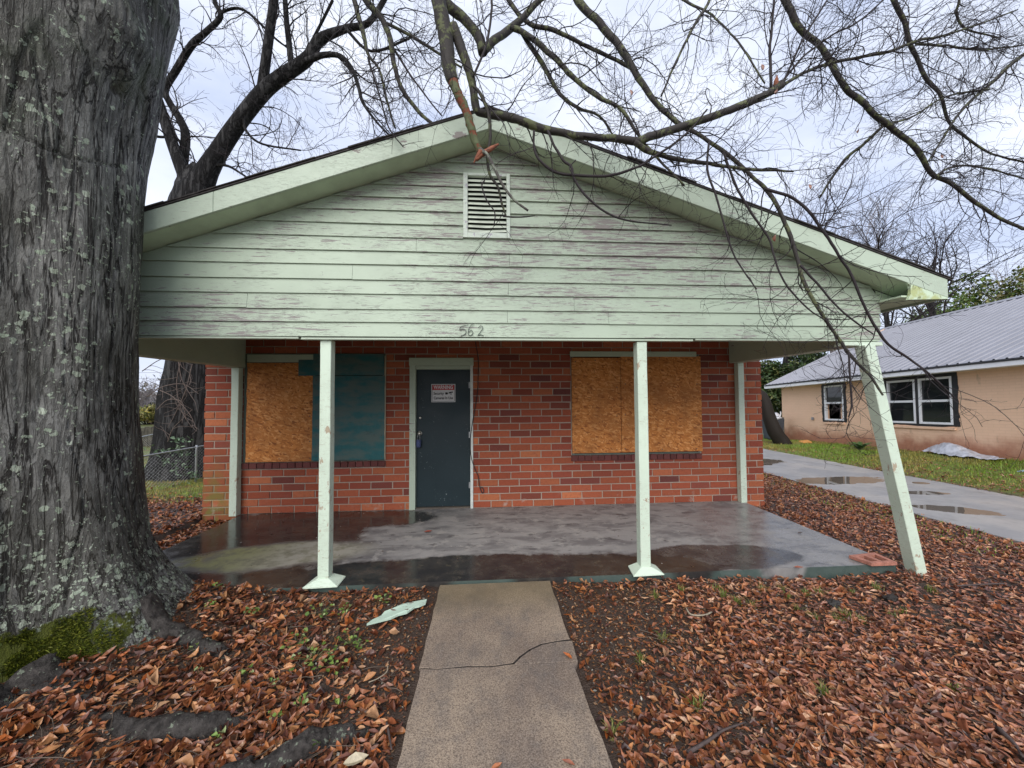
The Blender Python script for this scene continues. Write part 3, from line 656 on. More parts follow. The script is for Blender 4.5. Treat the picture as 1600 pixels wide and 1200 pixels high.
# painted marks on the header board: the scratched house number
nm = plain('scratched dark number', (.10, .115, .10), .8, .2, 30, 0)
yy = -D-.024
def stroke(pts, ox): 
    return [Py(x+ox, y, yy) for x, y in pts]
digs = [[[(735, 509.5), (728, 511), (723, 512.5)], [(723, 512.5), (721, 517), (727, 516), (731, 519), (729.5, 524), (723, 527)]],
        [[(739, 507), (733.5, 512), (730.5, 519), (731, 525), (735, 526), (738, 522), (735.5, 518), (731, 520.5)]],
        [[(744, 514.5), (748, 511), (751.5, 514), (748, 520), (743.5, 526)], [(743.5, 526), (748, 525), (752.5, 526.5)]]]
for k, d in enumerate(digs):
    V, F, off = [], [], 0
    for st in d:
        P = catmull(stroke([(x-(4 if k == 0 else 0)+(3 if k == 2 else 1), y-2) for x, y in st], 0), 4); v, f = tubes([(P, np.full(len(P), .0032))], 5); V.append(v); F.append(f+off); off += len(v)
    fmesh('number_digit', np.vstack(V), np.vstack(F), nm, house, True)

# boarded windows
def sheet(name, px0, px1, py0, py1, y, mat, parent, th=.012, jag=0):
    a, c = Py(px0, py1, y), Py(px1, py0, y); b = MB()
    if not jag: b.box(a[0], c[0], y, y+th, a[2], c[2]); return b.build(name, mat, parent, .0015)
    n = 14; zl = np.linspace(a[2], c[2], n); pts = [(c[0]+random.uniform(-.004, .004), z) for z in zl]+[(a[0]+random.uniform(-jag, jag), z) for z in zl[::-1]]
    b.prism(pts, y, y+th, lambda q, t: (q[0], t, q[1])); return b.build(name, mat, parent, 0)
def wframe(name, x0, x1, z0, z1, parent, wd=.03):
    b = MB(); b.box(x0, x0+wd, -.006, .05, z0, z1).box(x1-wd, x1, -.006, .05, z0, z1).box(x0+wd, x1-wd, -.006, .05, z0, z0+wd*.6).box(x0+wd, x1-wd, -.006, .05, z1-wd, z1)
    return b.build(name, plain(name+' paint', (.10, .13, .11), .7), parent, .002)
wl = wframe('boarded_window', -3.383, -1.457, .707, 2.233, house)
b = MB(); b.box(-3.35, -1.49, .05, .06, .73, 2.2); b.build('dark_pane', dark_m, wl)
sheet('strand_board', 383.5, 491, 567, 722.5, -.022, osb_m, wl, jag=.006)
sheet('teal_board', 487, 601, 587, 720, -.036, teal_m, wl, jag=.004)
sheet('teal_board', 489, 600, 553, 586.3, -.0395, teal_m, wl); sheet('teal_board', 466, 494, 562, 587, -.0345, teal_m, wl)
sheet('head_trim', 386, 498, 554, 566, -.030, trim_m, wl, .024); sheet('edge_batten', 600, 603, 556, 718, -.030, plain('raw ply edge', (.42, .36, .26), .8), wl, .02)
wr = wframe('boarded_window', 1.264, 3.233, .737, 2.233, house)
b = MB(); b.box(1.3, 3.2, .05, .06, .77, 2.2); b.build('dark_pane', dark_m, wr)
sheet('strand_board', 894.5, 969, 559, 708.5, -.012, osb_m, wr); sheet('strand_board', 972, 1094.5, 557, 707, -.014, osb_m, wr)
sheet('head_trim', 891, 1088, 549.5, 557, -.032, trim_m, wr, .026)

def screws(parent, spots, y):
    V, F = [], []
    for px, py in spots:
        c_ = Py(px, py, y); k = len(V); n = 8; V += [(c_[0]+.0075*math.cos(i*6.283/n), y-.0015, c_[2]+.0075*math.sin(i*6.283/n)) for i in range(n)]+[(c_[0]+.009*math.cos(i*6.283/n), y+.001, c_[2]+.009*math.sin(i*6.283/n)) for i in range(n)]
        F += [tuple(range(k, k+n))]+[(k+i, k+n+i, k+n+(i+1) % n, k+(i+1) % n) for i in range(n)]
    fmesh('screws', V, F, bpy.data.materials['dark screw'] if 'dark screw' in bpy.data.materials else plain('dark screw', (.06, .05, .045), .5), parent)['kind'] = 'stuff'
screws(wl, [(x, y) for y in (575, 612, 650, 690, 716) for x in (389, 484)]+[(430, 571), (436, 717)], -.0225)
screws(wl, [(x, y) for y in (594, 640, 680, 713) for x in (494, 596)], -.0365)
screws(wr, [(x, y) for y in (565, 605, 650, 703) for x in (899, 964)]+[(x, y) for y in (564, 600, 648, 701) for x in (977, 1089)]+[(930, 563), (1030, 562), (1035, 702)], -.0145)

# ================================================================== things on the porch
def text_mesh(name, s, size, width, loc, mat, parent, squeeze=None):
    cu = bpy.data.curves.new(name, 'FONT'); cu.body = s; cu.size = size; cu.align_x = 'CENTER'; cu.align_y = 'CENTER'; cu.extrude = .0006; cu.offset = size*.022; cu.resolution_u = 3
    t = bpy.data.objects.new(name, cu); C.objects.link(t); bpy.context.view_layer.update()
    me = bpy.data.meshes.new_from_object(t.evaluated_get(bpy.context.evaluated_depsgraph_get())); bpy.data.objects.remove(t)
    V = np.zeros(len(me.vertices)*3); me.vertices.foreach_get('co', V); V = V.reshape(-1, 3); k = width/(V[:, 0].max()-V[:, 0].min())
    W = np.stack([V[:, 0]*k+loc[0], -V[:, 2]+loc[1], V[:, 1]+loc[2]], -1)
    F = [tuple(p.vertices) for p in me.polygons]; bpy.data.meshes.remove(me)
    return fmesh(name, W, F, mat, parent)
SYD = .043
a, c = Py(674, 628.5, SYD), Py(711.5, 600, SYD); sx0, sx1, sz0, sz1 = a[0], c[0], a[2], c[2]; smx = (sx0+sx1)/2; sw, sh = sx1-sx0, sz1-sz0
white_s = plain('sign white', (.62, .62, .62), .5, .05, 8, 0); red_s = plain('sign red', (.42, .03, .035), .5, .06, 8, 0); black_s = plain('sign black', (.02, .02, .022), .6, .05, 8, 0)
sign = empty('warning_sign', (smx, SYD, sz0), 'white and red WARNING Security Cameras In Use sign on the dark door', 'sign')
b = MB(); b.box(sx0, sx1, SYD-.004, SYD+.0015, sz0, sz1); b.build('sign_plate', white_s, sign, .0015)
def rim(x0, x1, z0, z1, t, y, mat, name):
    b = MB(); b.box(x0, x1, y-.001, y, z0, z0+t).box(x0, x1, y-.001, y, z1-t, z1).box(x0, x0+t, y-.001, y, z0+t, z1-t).box(x1-t, x1, y-.001, y, z0+t, z1-t); b.build(name, mat, sign)
rim(sx0+.010, sx1-.010, sz0+.010, sz1-.010, .005, SYD-.0045, black_s, 'sign_border')
b = MB(); b.box(sx0+.015, sx1-.015, SYD-.0062, SYD-.0045, sz1-.33*sh, sz1-.015); b.build('red_band', red_s, sign)
text_mesh('lettering', 'WARNING', .075, sw*.80, (smx, SYD-.0075, sz1-.33*sh/2-.006), white_s, sign)
text_mesh('lettering', 'Security', .055, sw*.43, (smx-.195*sw, SYD-.006, sz0+.475*sh), black_s, sign)
text_mesh('lettering', 'Cameras In Use', .055, sw*.80, (smx, SYD-.006, sz0+.225*sh), black_s, sign)
b = MB(); q = lambda x, z: (smx+x*sw, z*sh+sz0)
for pts in ([(.08, .42), (.17, .42), (.2, .48), (.17, .54), (.08, .54)], [(.22, .47), (.34, .50), (.345, .58), (.225, .545)], [(.30, .40), (.34, .40), (.33, .50), (.31, .495)], [(.345, .52), (.39, .50), (.39, .59), (.35, .58)]):
    b.prism([q(*p) for p in pts], SYD-.0065, SYD-.0045, lambda p, t: (p[0], t, p[1]))
b.build('camera_symbol', black_s, sign)

lb = Py(654.5, 692, .02); lock = empty('lock_box', (lb[0], .0, lb[2]-.06), 'small blue key lock box hanging from the door knob', 'lock box')
b = MB(); b.box(lb[0]-.032, lb[0]+.032, -.025, .03, lb[2]-.062, lb[2]+.048); b.build('box_body', plain('blue lock box', (.02, .035, .11), .45, .2, 20, .1), lock, .008, seg=2)
b = MB(); b.box(lb[0]-.024, lb[0]+.024, -.030, -.024, lb[2]-.048, lb[2]+.02); b.build('box_cover', plain('blue cover', (.03, .05, .15), .4), lock, .003)
tube('shackle', [(lb[0]-.018, .0, lb[2]+.045), (lb[0]-.017, .0, lb[2]+.085), (kx, .0, kz+.03), (lb[0]+.018, .0, lb[2]+.085), (lb[0]+.018, .0, lb[2]+.045)], .004, steel_m, lock)
cab = [(742, 528), (744, 541), (747, 560), (747, 585), (746, 612), (742, 640), (737, 668), (735, 690), (736, 712), (741, 730), (747, 744), (749, 758), (753, 770), (756, 768), (754, 762), (750, 762)]
tag(tube('loose_cable', [Py(x, y, -.028) for x, y in cab], .0058, black_s, None, 6), 'thin black cable hanging down the brick wall beside the door', 'cable')

# rusty pink clay vent block frame lying on the slab corner
terr = plain('terracotta', (.36, .15, .105), .8, .25, 25, .5)
c4 = [Pg(1326, 868, .03), Pg(1362, 880.5, .03), Pg(1402, 879, .03), Pg(1366, 863.5, .03)]
def bil(u, v): return (1-u)*(1-v)*c4[0]+u*(1-v)*c4[1]+u*v*c4[2]+(1-u)*v*c4[3]
b = MB(); cells = [(0, 1, 0, .16), (0, 1, .44, .58), (0, 1, .86, 1), (0, .2, .16, .44), (.8, 1, .16, .44), (0, .2, .58, .86), (.8, 1, .58, .86)]
for u0, u1, v0, v1 in cells:
    pp = [bil(u0, v0), bil(u1, v0), bil(u1, v1), bil(u0, v1)]; b.hexa([(q[0], q[1], .004) for q in pp]+[(q[0], q[1], .034) for q in pp])
tag(b.build('clay_vent_block', terr, None, .0015), 'flat terracotta vent block with openings lying on the porch slab corner', 'vent block')
# fallen painted board
bp = [Pg(x, y, .0) for x, y in ((573, 976), (582, 969), (596, 962), (601, 957), (618, 951), (629, 946), (648, 943), (667, 940), (665, 946), (655, 950), (648, 951), (636, 958), (622, 961), (611, 966), (596, 970))]
b = MB(); b.prism([(q[0], q[1]) for q in bp], 0.004, .018, lambda q, t: (q[0], q[1], t+float(gz(q[0], q[1]))+.035)); 
tag(b.build('fallen_board', paint('fallen board paint', (.48, .62, .50), (.22, .19, .15), 1.3, (7, 22, 9)), None, 0), 'pale green splinter of painted board lying in the leaves left of the path', 'board')

# ================================================================== leaves
LSH = np.array([[-.5, 0, 0], [-.28, .14, .03], [-.02, .20, .035], [.26, .13, .02], [.5, 0, 0], [.26, -.13, .02], [-.02, -.20, .035], [-.28, -.14, .03], [-.27, 0, -.01], [0, 0, -.015], [.26, 0, -.01]])
LF = [(0, 8, 1), (1, 8, 9, 2), (2, 9, 10, 3), (3, 10, 4), (0, 7, 8), (7, 6, 9, 8), (6, 5, 10, 9), (5, 4, 10)]
LFT = np.array([(0, 8, 1), (1, 8, 9), (1, 9, 2), (2, 9, 10), (2, 10, 3), (3, 10, 4), (0, 7, 8), (7, 6, 9), (7, 9, 8), (6, 5, 10), (6, 10, 9), (5, 4, 10)])
LP = np.array([(.27, .100, .036), (.20, .068, .028), (.36, .160, .062), (.13, .048, .028), (.42, .225, .105), (.30, .125, .062), (.18, .072, .042), (.085, .036, .026), (.46, .29, .17), (.34, .110, .030)])
def leafverts(P, L, yaw, tilt, roll, curl, bend, wid):
    n = len(P); v = np.tile(LSH, (n, 1, 1)); v[:, :, 1] *= wid[:, None]
    cr = v[:, :, 1]**2*curl[:, None]*6; v[:, :, 2] += cr+v[:, :, 0]**2*bend[:, None]
    v[:, :, 1] += v[:, :, 0]**2*(bend*.4)[:, None]
    v *= L[:, None, None]
    def rot(v, ang, a, b_):
        c_, s_ = np.cos(ang)[:, None], np.sin(ang)[:, None]; x, y = v[:, :, a].copy(), v[:, :, b_].copy(); v[:, :, a] = c_*x-s_*y; v[:, :, b_] = s_*x+c_*y
    rot(v, roll, 1, 2); rot(v, tilt, 0, 2); rot(v, yaw, 0, 1)
    return v+P[:, None, :]
def density(x, y):
    """leaves per square metre"""
    d = np.full_like(x, 1060.0)
    cl = fbm(np.stack([x*1.1, y*1.1, 0*x+4.4], -1), 4, 21)
    d *= np.maximum(sst(cl, .30, .50)*.8+.35, sst(x, 1.6, 3.0)*.95)
    d *= 1-.80*sst(np.abs(x-.07), .95, .5)*sst(y, -4.2, -2.6)                       # bare strip along the path
    d *= 1-.75*np.exp(-((x-1.05)**2/.30+(y+2.55)**2/.20))
    d *= 1-.65*np.exp(-((x+.8)**2/.10+(y+3.0)**2/.5)); d *= 1-.55*np.exp(-((x+.9)**2/.8+(y+2.25)**2/.03))
    d *= 1+.9*sst(y, -2.6, -3.6)
    d *= np.where(x > 1.5, 1.25, 1.0)
    d *= np.where((x > 8.6), .16*sst(x, 10.6, 9.0)+.01, 1); d *= np.where(y > 2.5, .4, 1)
    d *= np.where((x < -4.0) & (y > -1), .45, 1); d *= np.where((x < -4.2) & (y > 2.0), .12, 1)
    ins = ((x > SX0-.02) & (x < SX1+.02) & (y > SY-.02) & (y < 9)) | ((x > -.43) & (x < .575) & (y < -2.1)) | ((x > DX0+.04) & (x < DX1-.04)) | ((x > WX0) & (x < WX1) & (y > 0) & (y < 9))
    d = np.where(ins, 0, d)
    d = np.where(np.hypot(x-TC[0], y-TC[1]) < .80, 0, d)
    return d
def scatter(x0, x1, y0, y1, mx_):
    n = rng.poisson((x1-x0)*(y1-y0)*mx_); x = rng.uniform(x0, x1, n); y = rng.uniform(y0, y1, n)
    k = rng.uniform(0, mx_, n) < density(x, y); x, y = x[k], y[k]
    P = np.stack([x, y, gz(x, y)], -1); r_ = P-EYE; dep = r_@fwd; sx = r_@rgt/np.maximum(dep, .01); k = (dep > .7) & (sx > -2.2) & (sx < 2.7)   # what the place could show from about here
    return P[k]
P = np.vstack([scatter(-5.5, 9.5, -5.2, -2.0, 3400), scatter(3.8, 12, -2.0, 6, 2200), scatter(-11, -3.4, -2.1, 5, 2200)])
n = len(P); zl = rng.uniform(.002, .026, n); tl = rng.normal(0, .17, n); P[:, 2] += zl+np.abs(np.sin(tl))*.018
Ln = (.030+.066*rng.beta(1.7, 1.7, n))*np.where(P[:, 0] > .6, .77, .95); dist = np.linalg.norm(P-EYE, axis=1)
yaw = rng.uniform(0, 6.283, n)
LV = leafverts(P, Ln, yaw, tl, rng.normal(0, .24, n), rng.normal(.25, .8, n), rng.normal(.25, .6, n), rng.uniform(.65, 1.3, n))
pi_ = rng.choice(len(LP), n, p=[.16, .14, .14, .10, .09, .13, .09, .06, .05, .04]); cl = LP[pi_]*rng.uniform(.78, 1.32, (n, 1))*np.array([1.0, .90, .82]); wet_ = rng.uniform(0, 1, n) < .30*(1-sst(zl, .010, .020))+.10; cl[wet_] *= np.array([.42, .38, .42])
rt = sst(P[:, 0], .6, 2.5)[:, None]; cl = cl*(1-rt)+(cl*np.array([1.06, 1.08, 1.25])+np.array([.022, .017, .014]))*rt        # pinker litter right of the path
r_ = P-EYE; pxx = 800+FPX*(r_@rgt)/(r_@fwd); pyy = 600-FPX*(r_@upv)/(r_@fwd)
vis = (pxx > 10) & (pxx < 1590) & (pyy < 1195); big = np.argsort(np.where(vis, -Ln/dist-np.where(zl > .02, .004, 0), 9))[:290]
isb = np.zeros(n, bool); isb[big] = True
for k in big: fmesh('fallen_leaf', LV[k], LF, leaf_m, ground, False, col=cl[k])
V = LV[~isb].reshape(-1, 3); m_ = (~isb).sum(); F = (LFT[None]+np.arange(m_)[:, None, None]*11).reshape(-1, 3)
tag(fmesh('leaf_litter', V, F, leaf_m, None, False, col=np.repeat(cl[~isb], len(LFT), axis=0), origin=False), 'brown and orange wet fallen leaves covering the front yard', 'leaf litter', kind='stuff')
# crumbs of leaf and bark trodden into the bare soil
n = 46000; x = np.concatenate([rng.uniform(-3, 3.2, n), rng.uniform(-5, 8, n//3)]); y = np.concatenate([rng.uniform(-4.6, -2.14, n), rng.uniform(-5, -2, n//3)]); k = density(x, y) > 0; x, y = x[k], y[k]; n = len(x)
a1 = rng.uniform(0, 6.283, n); s1 = rng.uniform(.004, .013, n); e1 = rng.uniform(.25, .8, n); c0 = np.stack([x, y, gz(x, y)+.004+rng.uniform(0, .006, n)], -1); d1 = np.stack([np.cos(a1), np.sin(a1), rng.normal(0, .3, n)], -1)*s1[:, None]; d2 = np.stack([-np.sin(a1), np.cos(a1), rng.normal(0, .3, n)], -1)*(s1*e1)[:, None]
cc = LP[rng.choice(len(LP), n)]*rng.uniform(.35, 1.0, (n, 1)); lt_ = rng.uniform(0, 1, n) < .035; cc[lt_] = np.array([.42, .40, .34])*rng.uniform(.6, 1.1, (lt_.sum(), 1))
tag(fmesh('leaf_crumbs', np.stack([c0-d1, c0+d2, c0+d1, c0-d2], 1).reshape(-1, 3), np.arange(4*n).reshape(-1, 4), leaf_m, None, False, col=cc, origin=False), 'crumbs of broken leaf and bark on the bare soil beside the path', 'leaf crumbs', kind='stuff')
# fine broken twigs lying through the litter, and grit on the slab
tl_ = []
for k in range(420):
    x, y = (rng.uniform(-2.6, -.5), rng.uniform(-4.2, -2.2)) if k % 2 else (rng.uniform(.7, 6.0), rng.uniform(-4.4, -1.2))
    if density(np.array([x]), np.array([y]))[0] <= 0: continue
    a = rng.uniform(0, 6.28); L_ = rng.uniform(.06, .26); q = np.array([[x+math.cos(a)*L_*t+rng.normal(0, .006), y+math.sin(a)*L_*t+rng.normal(0, .006), 0] for t in np.linspace(-.5, .5, 5)]); q[:, 2] = gz(q[:, 0], q[:, 1])+rng.uniform(.022, .036); tl_.append((q, np.linspace(rng.uniform(.0016, .0034), .001, 5)))
V, F = tubes(tl_, 4); tag(fmesh('twig_litter', V, F, plain('litter twigs', (.10, .075, .055), .8, .4, 9, 0), None, True, origin=False), 'thin broken twigs lying through the fallen leaves', 'twig litter', kind='stuff')
n = 700; x = rng.uniform(-3.2, 3.75, n); y = np.where(rng.uniform(0, 1, n) < .45, -rng.exponential(.06, n)-.02, rng.uniform(-2.1, 0, n)); a1 = rng.uniform(0, 6.283, n); s1 = rng.uniform(.003, .012, n); c0 = np.stack([x, y, np.full(n, .003)], -1); d1 = np.stack([np.cos(a1), np.sin(a1), 0*a1], -1)*s1[:, None]; d2 = np.stack([-np.sin(a1), np.cos(a1), 0*a1], -1)*(s1*.5)[:, None]+np.array([0, 0, .002])
tag(fmesh('porch_grit', np.stack([c0-d1, c0+d2, c0+d1, c0-d2], 1).reshape(-1, 3), np.arange(4*n).reshape(-1, 4), leaf_m, None, False, col=np.array([(.12, .07, .04), (.05, .04, .035), (.40, .37, .33)])[rng.choice(3, n, p=[.5, .3, .2])], origin=False), 'specks of grit and leaf on the porch floor', 'grit', kind='stuff')
def one_leaf(px, py, z, L, yw, col, label):
    p = Pg(px, py, z); A = lambda v: np.array([v])
    v = leafverts(np.array([p]), A(L), A(yw), A(.08), A(.1), A(.4), A(.3), A(1.0))[0]
    tag(fmesh('fallen_leaf', v, LF, leaf_m, None, False, col=col), label, 'leaf')
one_leaf(887, 1025, -.005, .075, 2.2, (.42, .12, .03), 'bright orange leaf lying on the cracked corner of the path')
one_leaf(888, 1192, -.010, .06, 2.7, (.30, .10, .05), 'brown leaf lying near the right edge of the path')
one_leaf(776, 1198, -.010, .055, .4, (.36, .12, .04), 'orange leaf in the middle of the path at the bottom')
one_leaf(669, 831, .010, .10, .1, (.22, .05, .03), 'red brown leaf lying on the porch floor before the door')
one_leaf(1248, 887, .010, .08, -.3, (.26, .07, .03), 'brown leaf near the front edge of the porch right of the post')
one_leaf(1250, 833, .010, .07, .2, (.05, .03, .02), 'small dark leaf on the right part of the porch floor')

# ================================================================== weeds, grass tufts, stones, sticks
def blades(P, hgt, wid, lean, colr, k=1):
    n = len(P); yw = rng.uniform(0, 6.283, n); h = hgt; dx = np.cos(yw), np.sin(yw); s_ = np.stack([-np.sin(yw), np.cos(yw), 0*yw], -1)*wid[:, None]
    d = np.stack([dx[0]*lean, dx[1]*lean, 0*lean], -1); up_ = np.array([0, 0, 1.])
    m1 = P+d*h[:, None]*.35+up_*h[:, None]*.6; tip = P+d*h[:, None]+up_*(h*(1-.35*lean))[:, None]
    V = np.stack([P-s_, P+s_, m1+s_*.7, m1-s_*.7, tip], 1).reshape(-1, 3)
    F = (np.array([(0, 1, 2), (0, 2, 3), (3, 2, 4)])[None]+np.arange(n)[:, None, None]*5).reshape(-1, 3)
    return V, F, np.repeat(colr, 3, axis=0)
tufts = [(1120, 925), (1150, 945), (1248, 955), (1130, 935), (1220, 920), (1260, 930), (1280, 925), (1330, 925), (1370, 918), (1410, 955), (1395, 960), (1035, 1010), (1270, 965), (1320, 960), (1190, 925), (1065, 930), (955, 1160), (1455, 925), (1230, 935), (1310, 970), (1345, 968), (1025, 940), (1175, 950), (1490, 1080), (1285, 1090), (1090, 1120), (1000, 1045)]
for k, (px, py) in enumerate(tufts):
    c_ = Pg(px, py, -.08); n = random.randint(22, 46); r0 = random.uniform(.025, .06)
    Q = np.stack([c_[0]+rng.normal(0, r0*.3, n), c_[1]+rng.normal(0, r0*.3, n), 0*np.arange(n)], -1); Q[:, 2] = gz(Q[:, 0], Q[:, 1])-.004
    cc = np.array([(.13, .19, .03), (.20, .22, .05), (.10, .15, .02), (.26, .22, .08)])[rng.choice(4, n)]*rng.uniform(.7, 1.2, (n, 1))
    V, F, cc = blades(Q, rng.uniform(.035, .085, n), rng.uniform(.0016, .003, n), rng.uniform(.2, 1.1, n), cc)
    tag(fmesh('grass_tuft', V, F, green_m, None, False, col=cc), 'small green grass tuft growing through the leaves right of the path', 'grass tuft', 'grass tufts right of the path')
# tiny round leaved weeds left of the path
def weed(px, py, n, r0, label=None):
    c_ = Pg(px, py, -.02); a = rng.uniform(0, 6.283, n); r = r0*np.sqrt(rng.uniform(0, 1, n)); Q = np.stack([c_[0]+r*np.cos(a), c_[1]+r*np.sin(a), 0*a], -1); Q[:, 2] = gz(Q[:, 0], Q[:, 1])+rng.uniform(.025, .055, n)
    v = leafverts(Q, rng.uniform(.018, .036, n), rng.uniform(0, 6.283, n), rng.normal(0, .3, n), rng.normal(0, .3, n), rng.normal(.2, .3, n), rng.normal(0, .2, n), rng.uniform(1.6, 2.3, n))
    cc = np.array([(.14, .22, .04), (.20, .27, .06), (.09, .16, .03), (.28, .33, .14)])[rng.choice(4, n)]*rng.uniform(.8, 1.15, (n, 1))
    g0 = np.array([c_[0], c_[1], float(gz(c_[0], c_[1]))+.004]); st = [(np.array([g0, g0*.45+q*.55+np.array([0, 0, .006]), q]), np.array([.0016, .001, .001])) for q in Q]; v2, f2 = tubes(st, 3)
    V = np.vstack([v.reshape(-1, 3), v2]); F = [tuple(f) for f in (LFT[None]+np.arange(n)[:, None, None]*11).reshape(-1, 3)]+[tuple(f+n*11) for f in f2]
    cf = np.vstack([np.repeat(cc, 12, axis=0), np.tile([[.12, .15, .05]], (len(f2), 1))])
    tag(fmesh('weed', V, F, green_m, None, False, col=cf), 'little round leaved green weed among the leaves left of the path', 'weed', 'weeds left of the path')
for q in [(500, 957, 16, .10), (535, 958, 12, .08), (465, 1005, 14, .10), (490, 1030, 26, .13), (520, 1040, 12, .09), (545, 1000, 14, .09), (560, 1010, 8, .06), (395, 963, 8, .06), (345, 935, 7, .06), (390, 1050, 6, .05), (330, 962, 6, .05), (430, 1070, 4, .03), (305, 1025, 5, .03), (335, 1120, 3, .02), (340, 1155, 4, .03), (425, 1120, 5, .05), (470, 1100, 5, .04), (540, 1095, 5, .05), (310, 1053, 4, .03), (600, 940, 12, .07), (490, 1165, 4, .03), (1115, 1125, 5, .04), (1062, 1125, 4, .04), (1010, 990, 5, .05), (955, 1170, 6, .05), (1215, 1185, 5, .04), (930, 1150, 5, .04), (1350, 1000, 5, .05)]: 
    if q[0] < 700: weed(*q)
def rock(px, py, s, col, label, name='stone', cat='stone', z=-.08, squash=.6):
    c_ = Pg(px, py, z); bm = bmesh.new(); bmesh.ops.create_icosphere(bm, subdivisions=3, radius=1)
    V = np.array([v.co[:] for v in bm.verts]); F = [tuple(v.index for v in f.verts) for f in bm.faces]; bm.free()
    nn = (fbm(V*2.2+px, 4, 2)-.5)[:, None]*1.3; V = V*(1+nn); V = np.sign(V)*np.abs(V)**.85; V = V*np.array([s, s*.7, s*squash]); V = V+np.array([c_[0], c_[1], float(gz(c_[0], c_[1]))+s*squash*.55])
    tag(fmesh(name, V, F, plain(f'stone {px}', col, .75, .3, 40, .5), None, False), label, cat)
rock(1303, 945, .055, (.022, .020, .018), 'small dark wet stone in the leaves before the porch right end')
rock(1392, 935, .05, (.018, .014, .011), 'low dark clod of soil right of the dark stone', 'soil_clod', 'clod')
rock(385, 1000, .04, (.02, .017, .015), 'round dark lump in the leaves beside the big trunk', 'soil_clod', 'clod')
stick_m = plain('pale dead stick', (.30, .25, .18), .8, .3, 30, .3); dst = plain('dark dead stick', (.07, .05, .045), .8, .3, 30, .3)
def stick(pts, r, mat, label):
    Q = [Pg(x, y, -.05) for x, y in pts]; Q = [(q[0], q[1], float(gz(q[0], q[1]))+.035) for q in Q]; tag(tube('stick', Q, r, mat, None, 5), label, 'stick')
stick([(1072, 958), (1080, 968), (1100, 968), (1112, 961)], .007, stick_m, 'curved pale stick lying in the leaves below the porch')
stick([(1075, 1190), (1110, 1170), (1130, 1155), (1165, 1142)], [.010, .004], dst, 'dark branching stick on the leaves at the bottom right of the path')
stick([(1495, 917), (1530, 913), (1570, 911)], .006, dst, 'thin grey stick on the leaves at the far right')
stick([(1560, 1140), (1585, 1165), (1599, 1185)], [.012, .006], dst, 'short stick in the leaves at the lower right corner')
stick([(604, 1140), (609, 1165), (612, 1185)], [.006, .004], dst, 'short dark stick beside the left edge of the path')
stick([(576, 1075), (590, 1068), (604, 1058), (606, 1048)], .003, stick_m, 'thin bent pale stem left of the path')
tag(fmesh('pale_leaf', leafverts(np.array([Pg(556, 1190, -.01)]), np.array([.11]), np.array([.2]), np.array([.1]), np.array([.1]), np.array([.3]), np.array([.3]), np.array([1.3]))[0], LF, leaf_m, None, col=(.42, .36, .24)), 'large pale dry leaf at the bottom left of the path', 'leaf')

# grass strip beside the driveway and behind on the left
n = 52000; x = rng.uniform(8.6, 12.4, n); y = rng.uniform(-2.5, 11, n); k = rng.uniform(0, 1, n) < (.25+.75*sst(fbm(np.stack([x*.9, y*.9, 0*x], -1), 4, 31), .34, .56))*sst(x, 8.62, 9.1)
x, y = x[k], y[k]; n2 = 26000; x = np.concatenate([x, rng.uniform(-13, -4.4, n2)]); y = np.concatenate([y, rng.uniform(1.2, 11, n2)]); n3 = 900; x = np.concatenate([x, rng.uniform(5.2, 6.03, n3)]); y = np.concatenate([y, rng.uniform(-2, 3, n3)]); n = len(x)
Q = np.stack([x, y, gz(x, y)], -1); g1 = fbm(np.stack([x*.7, y*.7, 0*x+2], -1), 3, 41)[:, None]
gc = np.array([.16, .25, .022])*(1-sst(g1, .42, .6))+np.array([.27, .235, .05])*sst(g1, .42, .6); gc = gc*rng.uniform(.65, 1.3, (n, 1))
V, F, cc = blades(Q, rng.uniform(.03, .085, n), rng.uniform(.003, .006, n), rng.uniform(.2, 1.0, n), gc)
tag(fmesh('lawn_grass', V, F, green_m, None, False, col=cc, origin=False), 'short green and straw coloured grass beyond the driveway', 'grass', kind='stuff')

# ================================================================== the big shade tree at the left
oak = empty('shade_tree', (TC[0], TC[1], .05), 'huge grey lichen spotted trunk filling the left edge, its bare limbs hanging over the roof', 'tree')
na, nh = 480, 470
th = np.linspace(0, 2*np.pi, na, endpoint=False); hz = -.25+np.linspace(0, 1, nh)**1.15*6.45
TH, HZ = np.meshgrid(th, hz)
Rb = np.interp(HZ, [-.25, 0, .12, .3, .55, .9, 1.4, 2.0, 2.7, 3.4, 4.0, 4.7, 5.4, 6.2], [1.02, .93, .84, .745, .67, .615, .575, .55, .555, .575, .63, .72, .66, .50])
cxo = np.interp(HZ, [0, 2, 3.4, 4.7, 6.2], [0, 0, .0, .06, .10])
lob = np.cos(TH*5+.7)*.11+np.cos(TH*3-1.1)*.07+np.cos(TH*9+2)*.03
Rb = Rb*(1+lob*np.interp(HZ, [0, .5, 1.2, 3, 5, 6.2], [1.0, .62, .28, .12, .25, .3]))
Rb = Rb*(1+.14*np.exp(-(np.angle(np.exp(1j*(TH-.62)))/.42)**2)*sst(HZ, .62, .0)); back = sst(np.sin(TH), .55, .95)*sst(HZ, .9, .1); Rb = Rb*(1-.32*back)
cs, sn = np.cos(TH), np.sin(TH)
q3 = np.stack([cs*3.1, sn*3.1, HZ*.55], -1)
wv = fbm(np.stack([cs*2, sn*2, HZ*1.1], -1), 3, 77)-.5
fis = np.abs(fbm(np.stack([cs*4.4+wv*1.3, sn*4.4+wv*1.3, HZ*.42], -1), 4, 51)-.5)*2       # vertical fissures
crack = sst(fis, .060, .0)
fis2 = np.abs(fbm(np.stack([cs*11+wv*2, sn*11+wv*2, HZ*1.1], -1), 3, 61)-.5)*2; crack2 = sst(fis2, .10, .0)
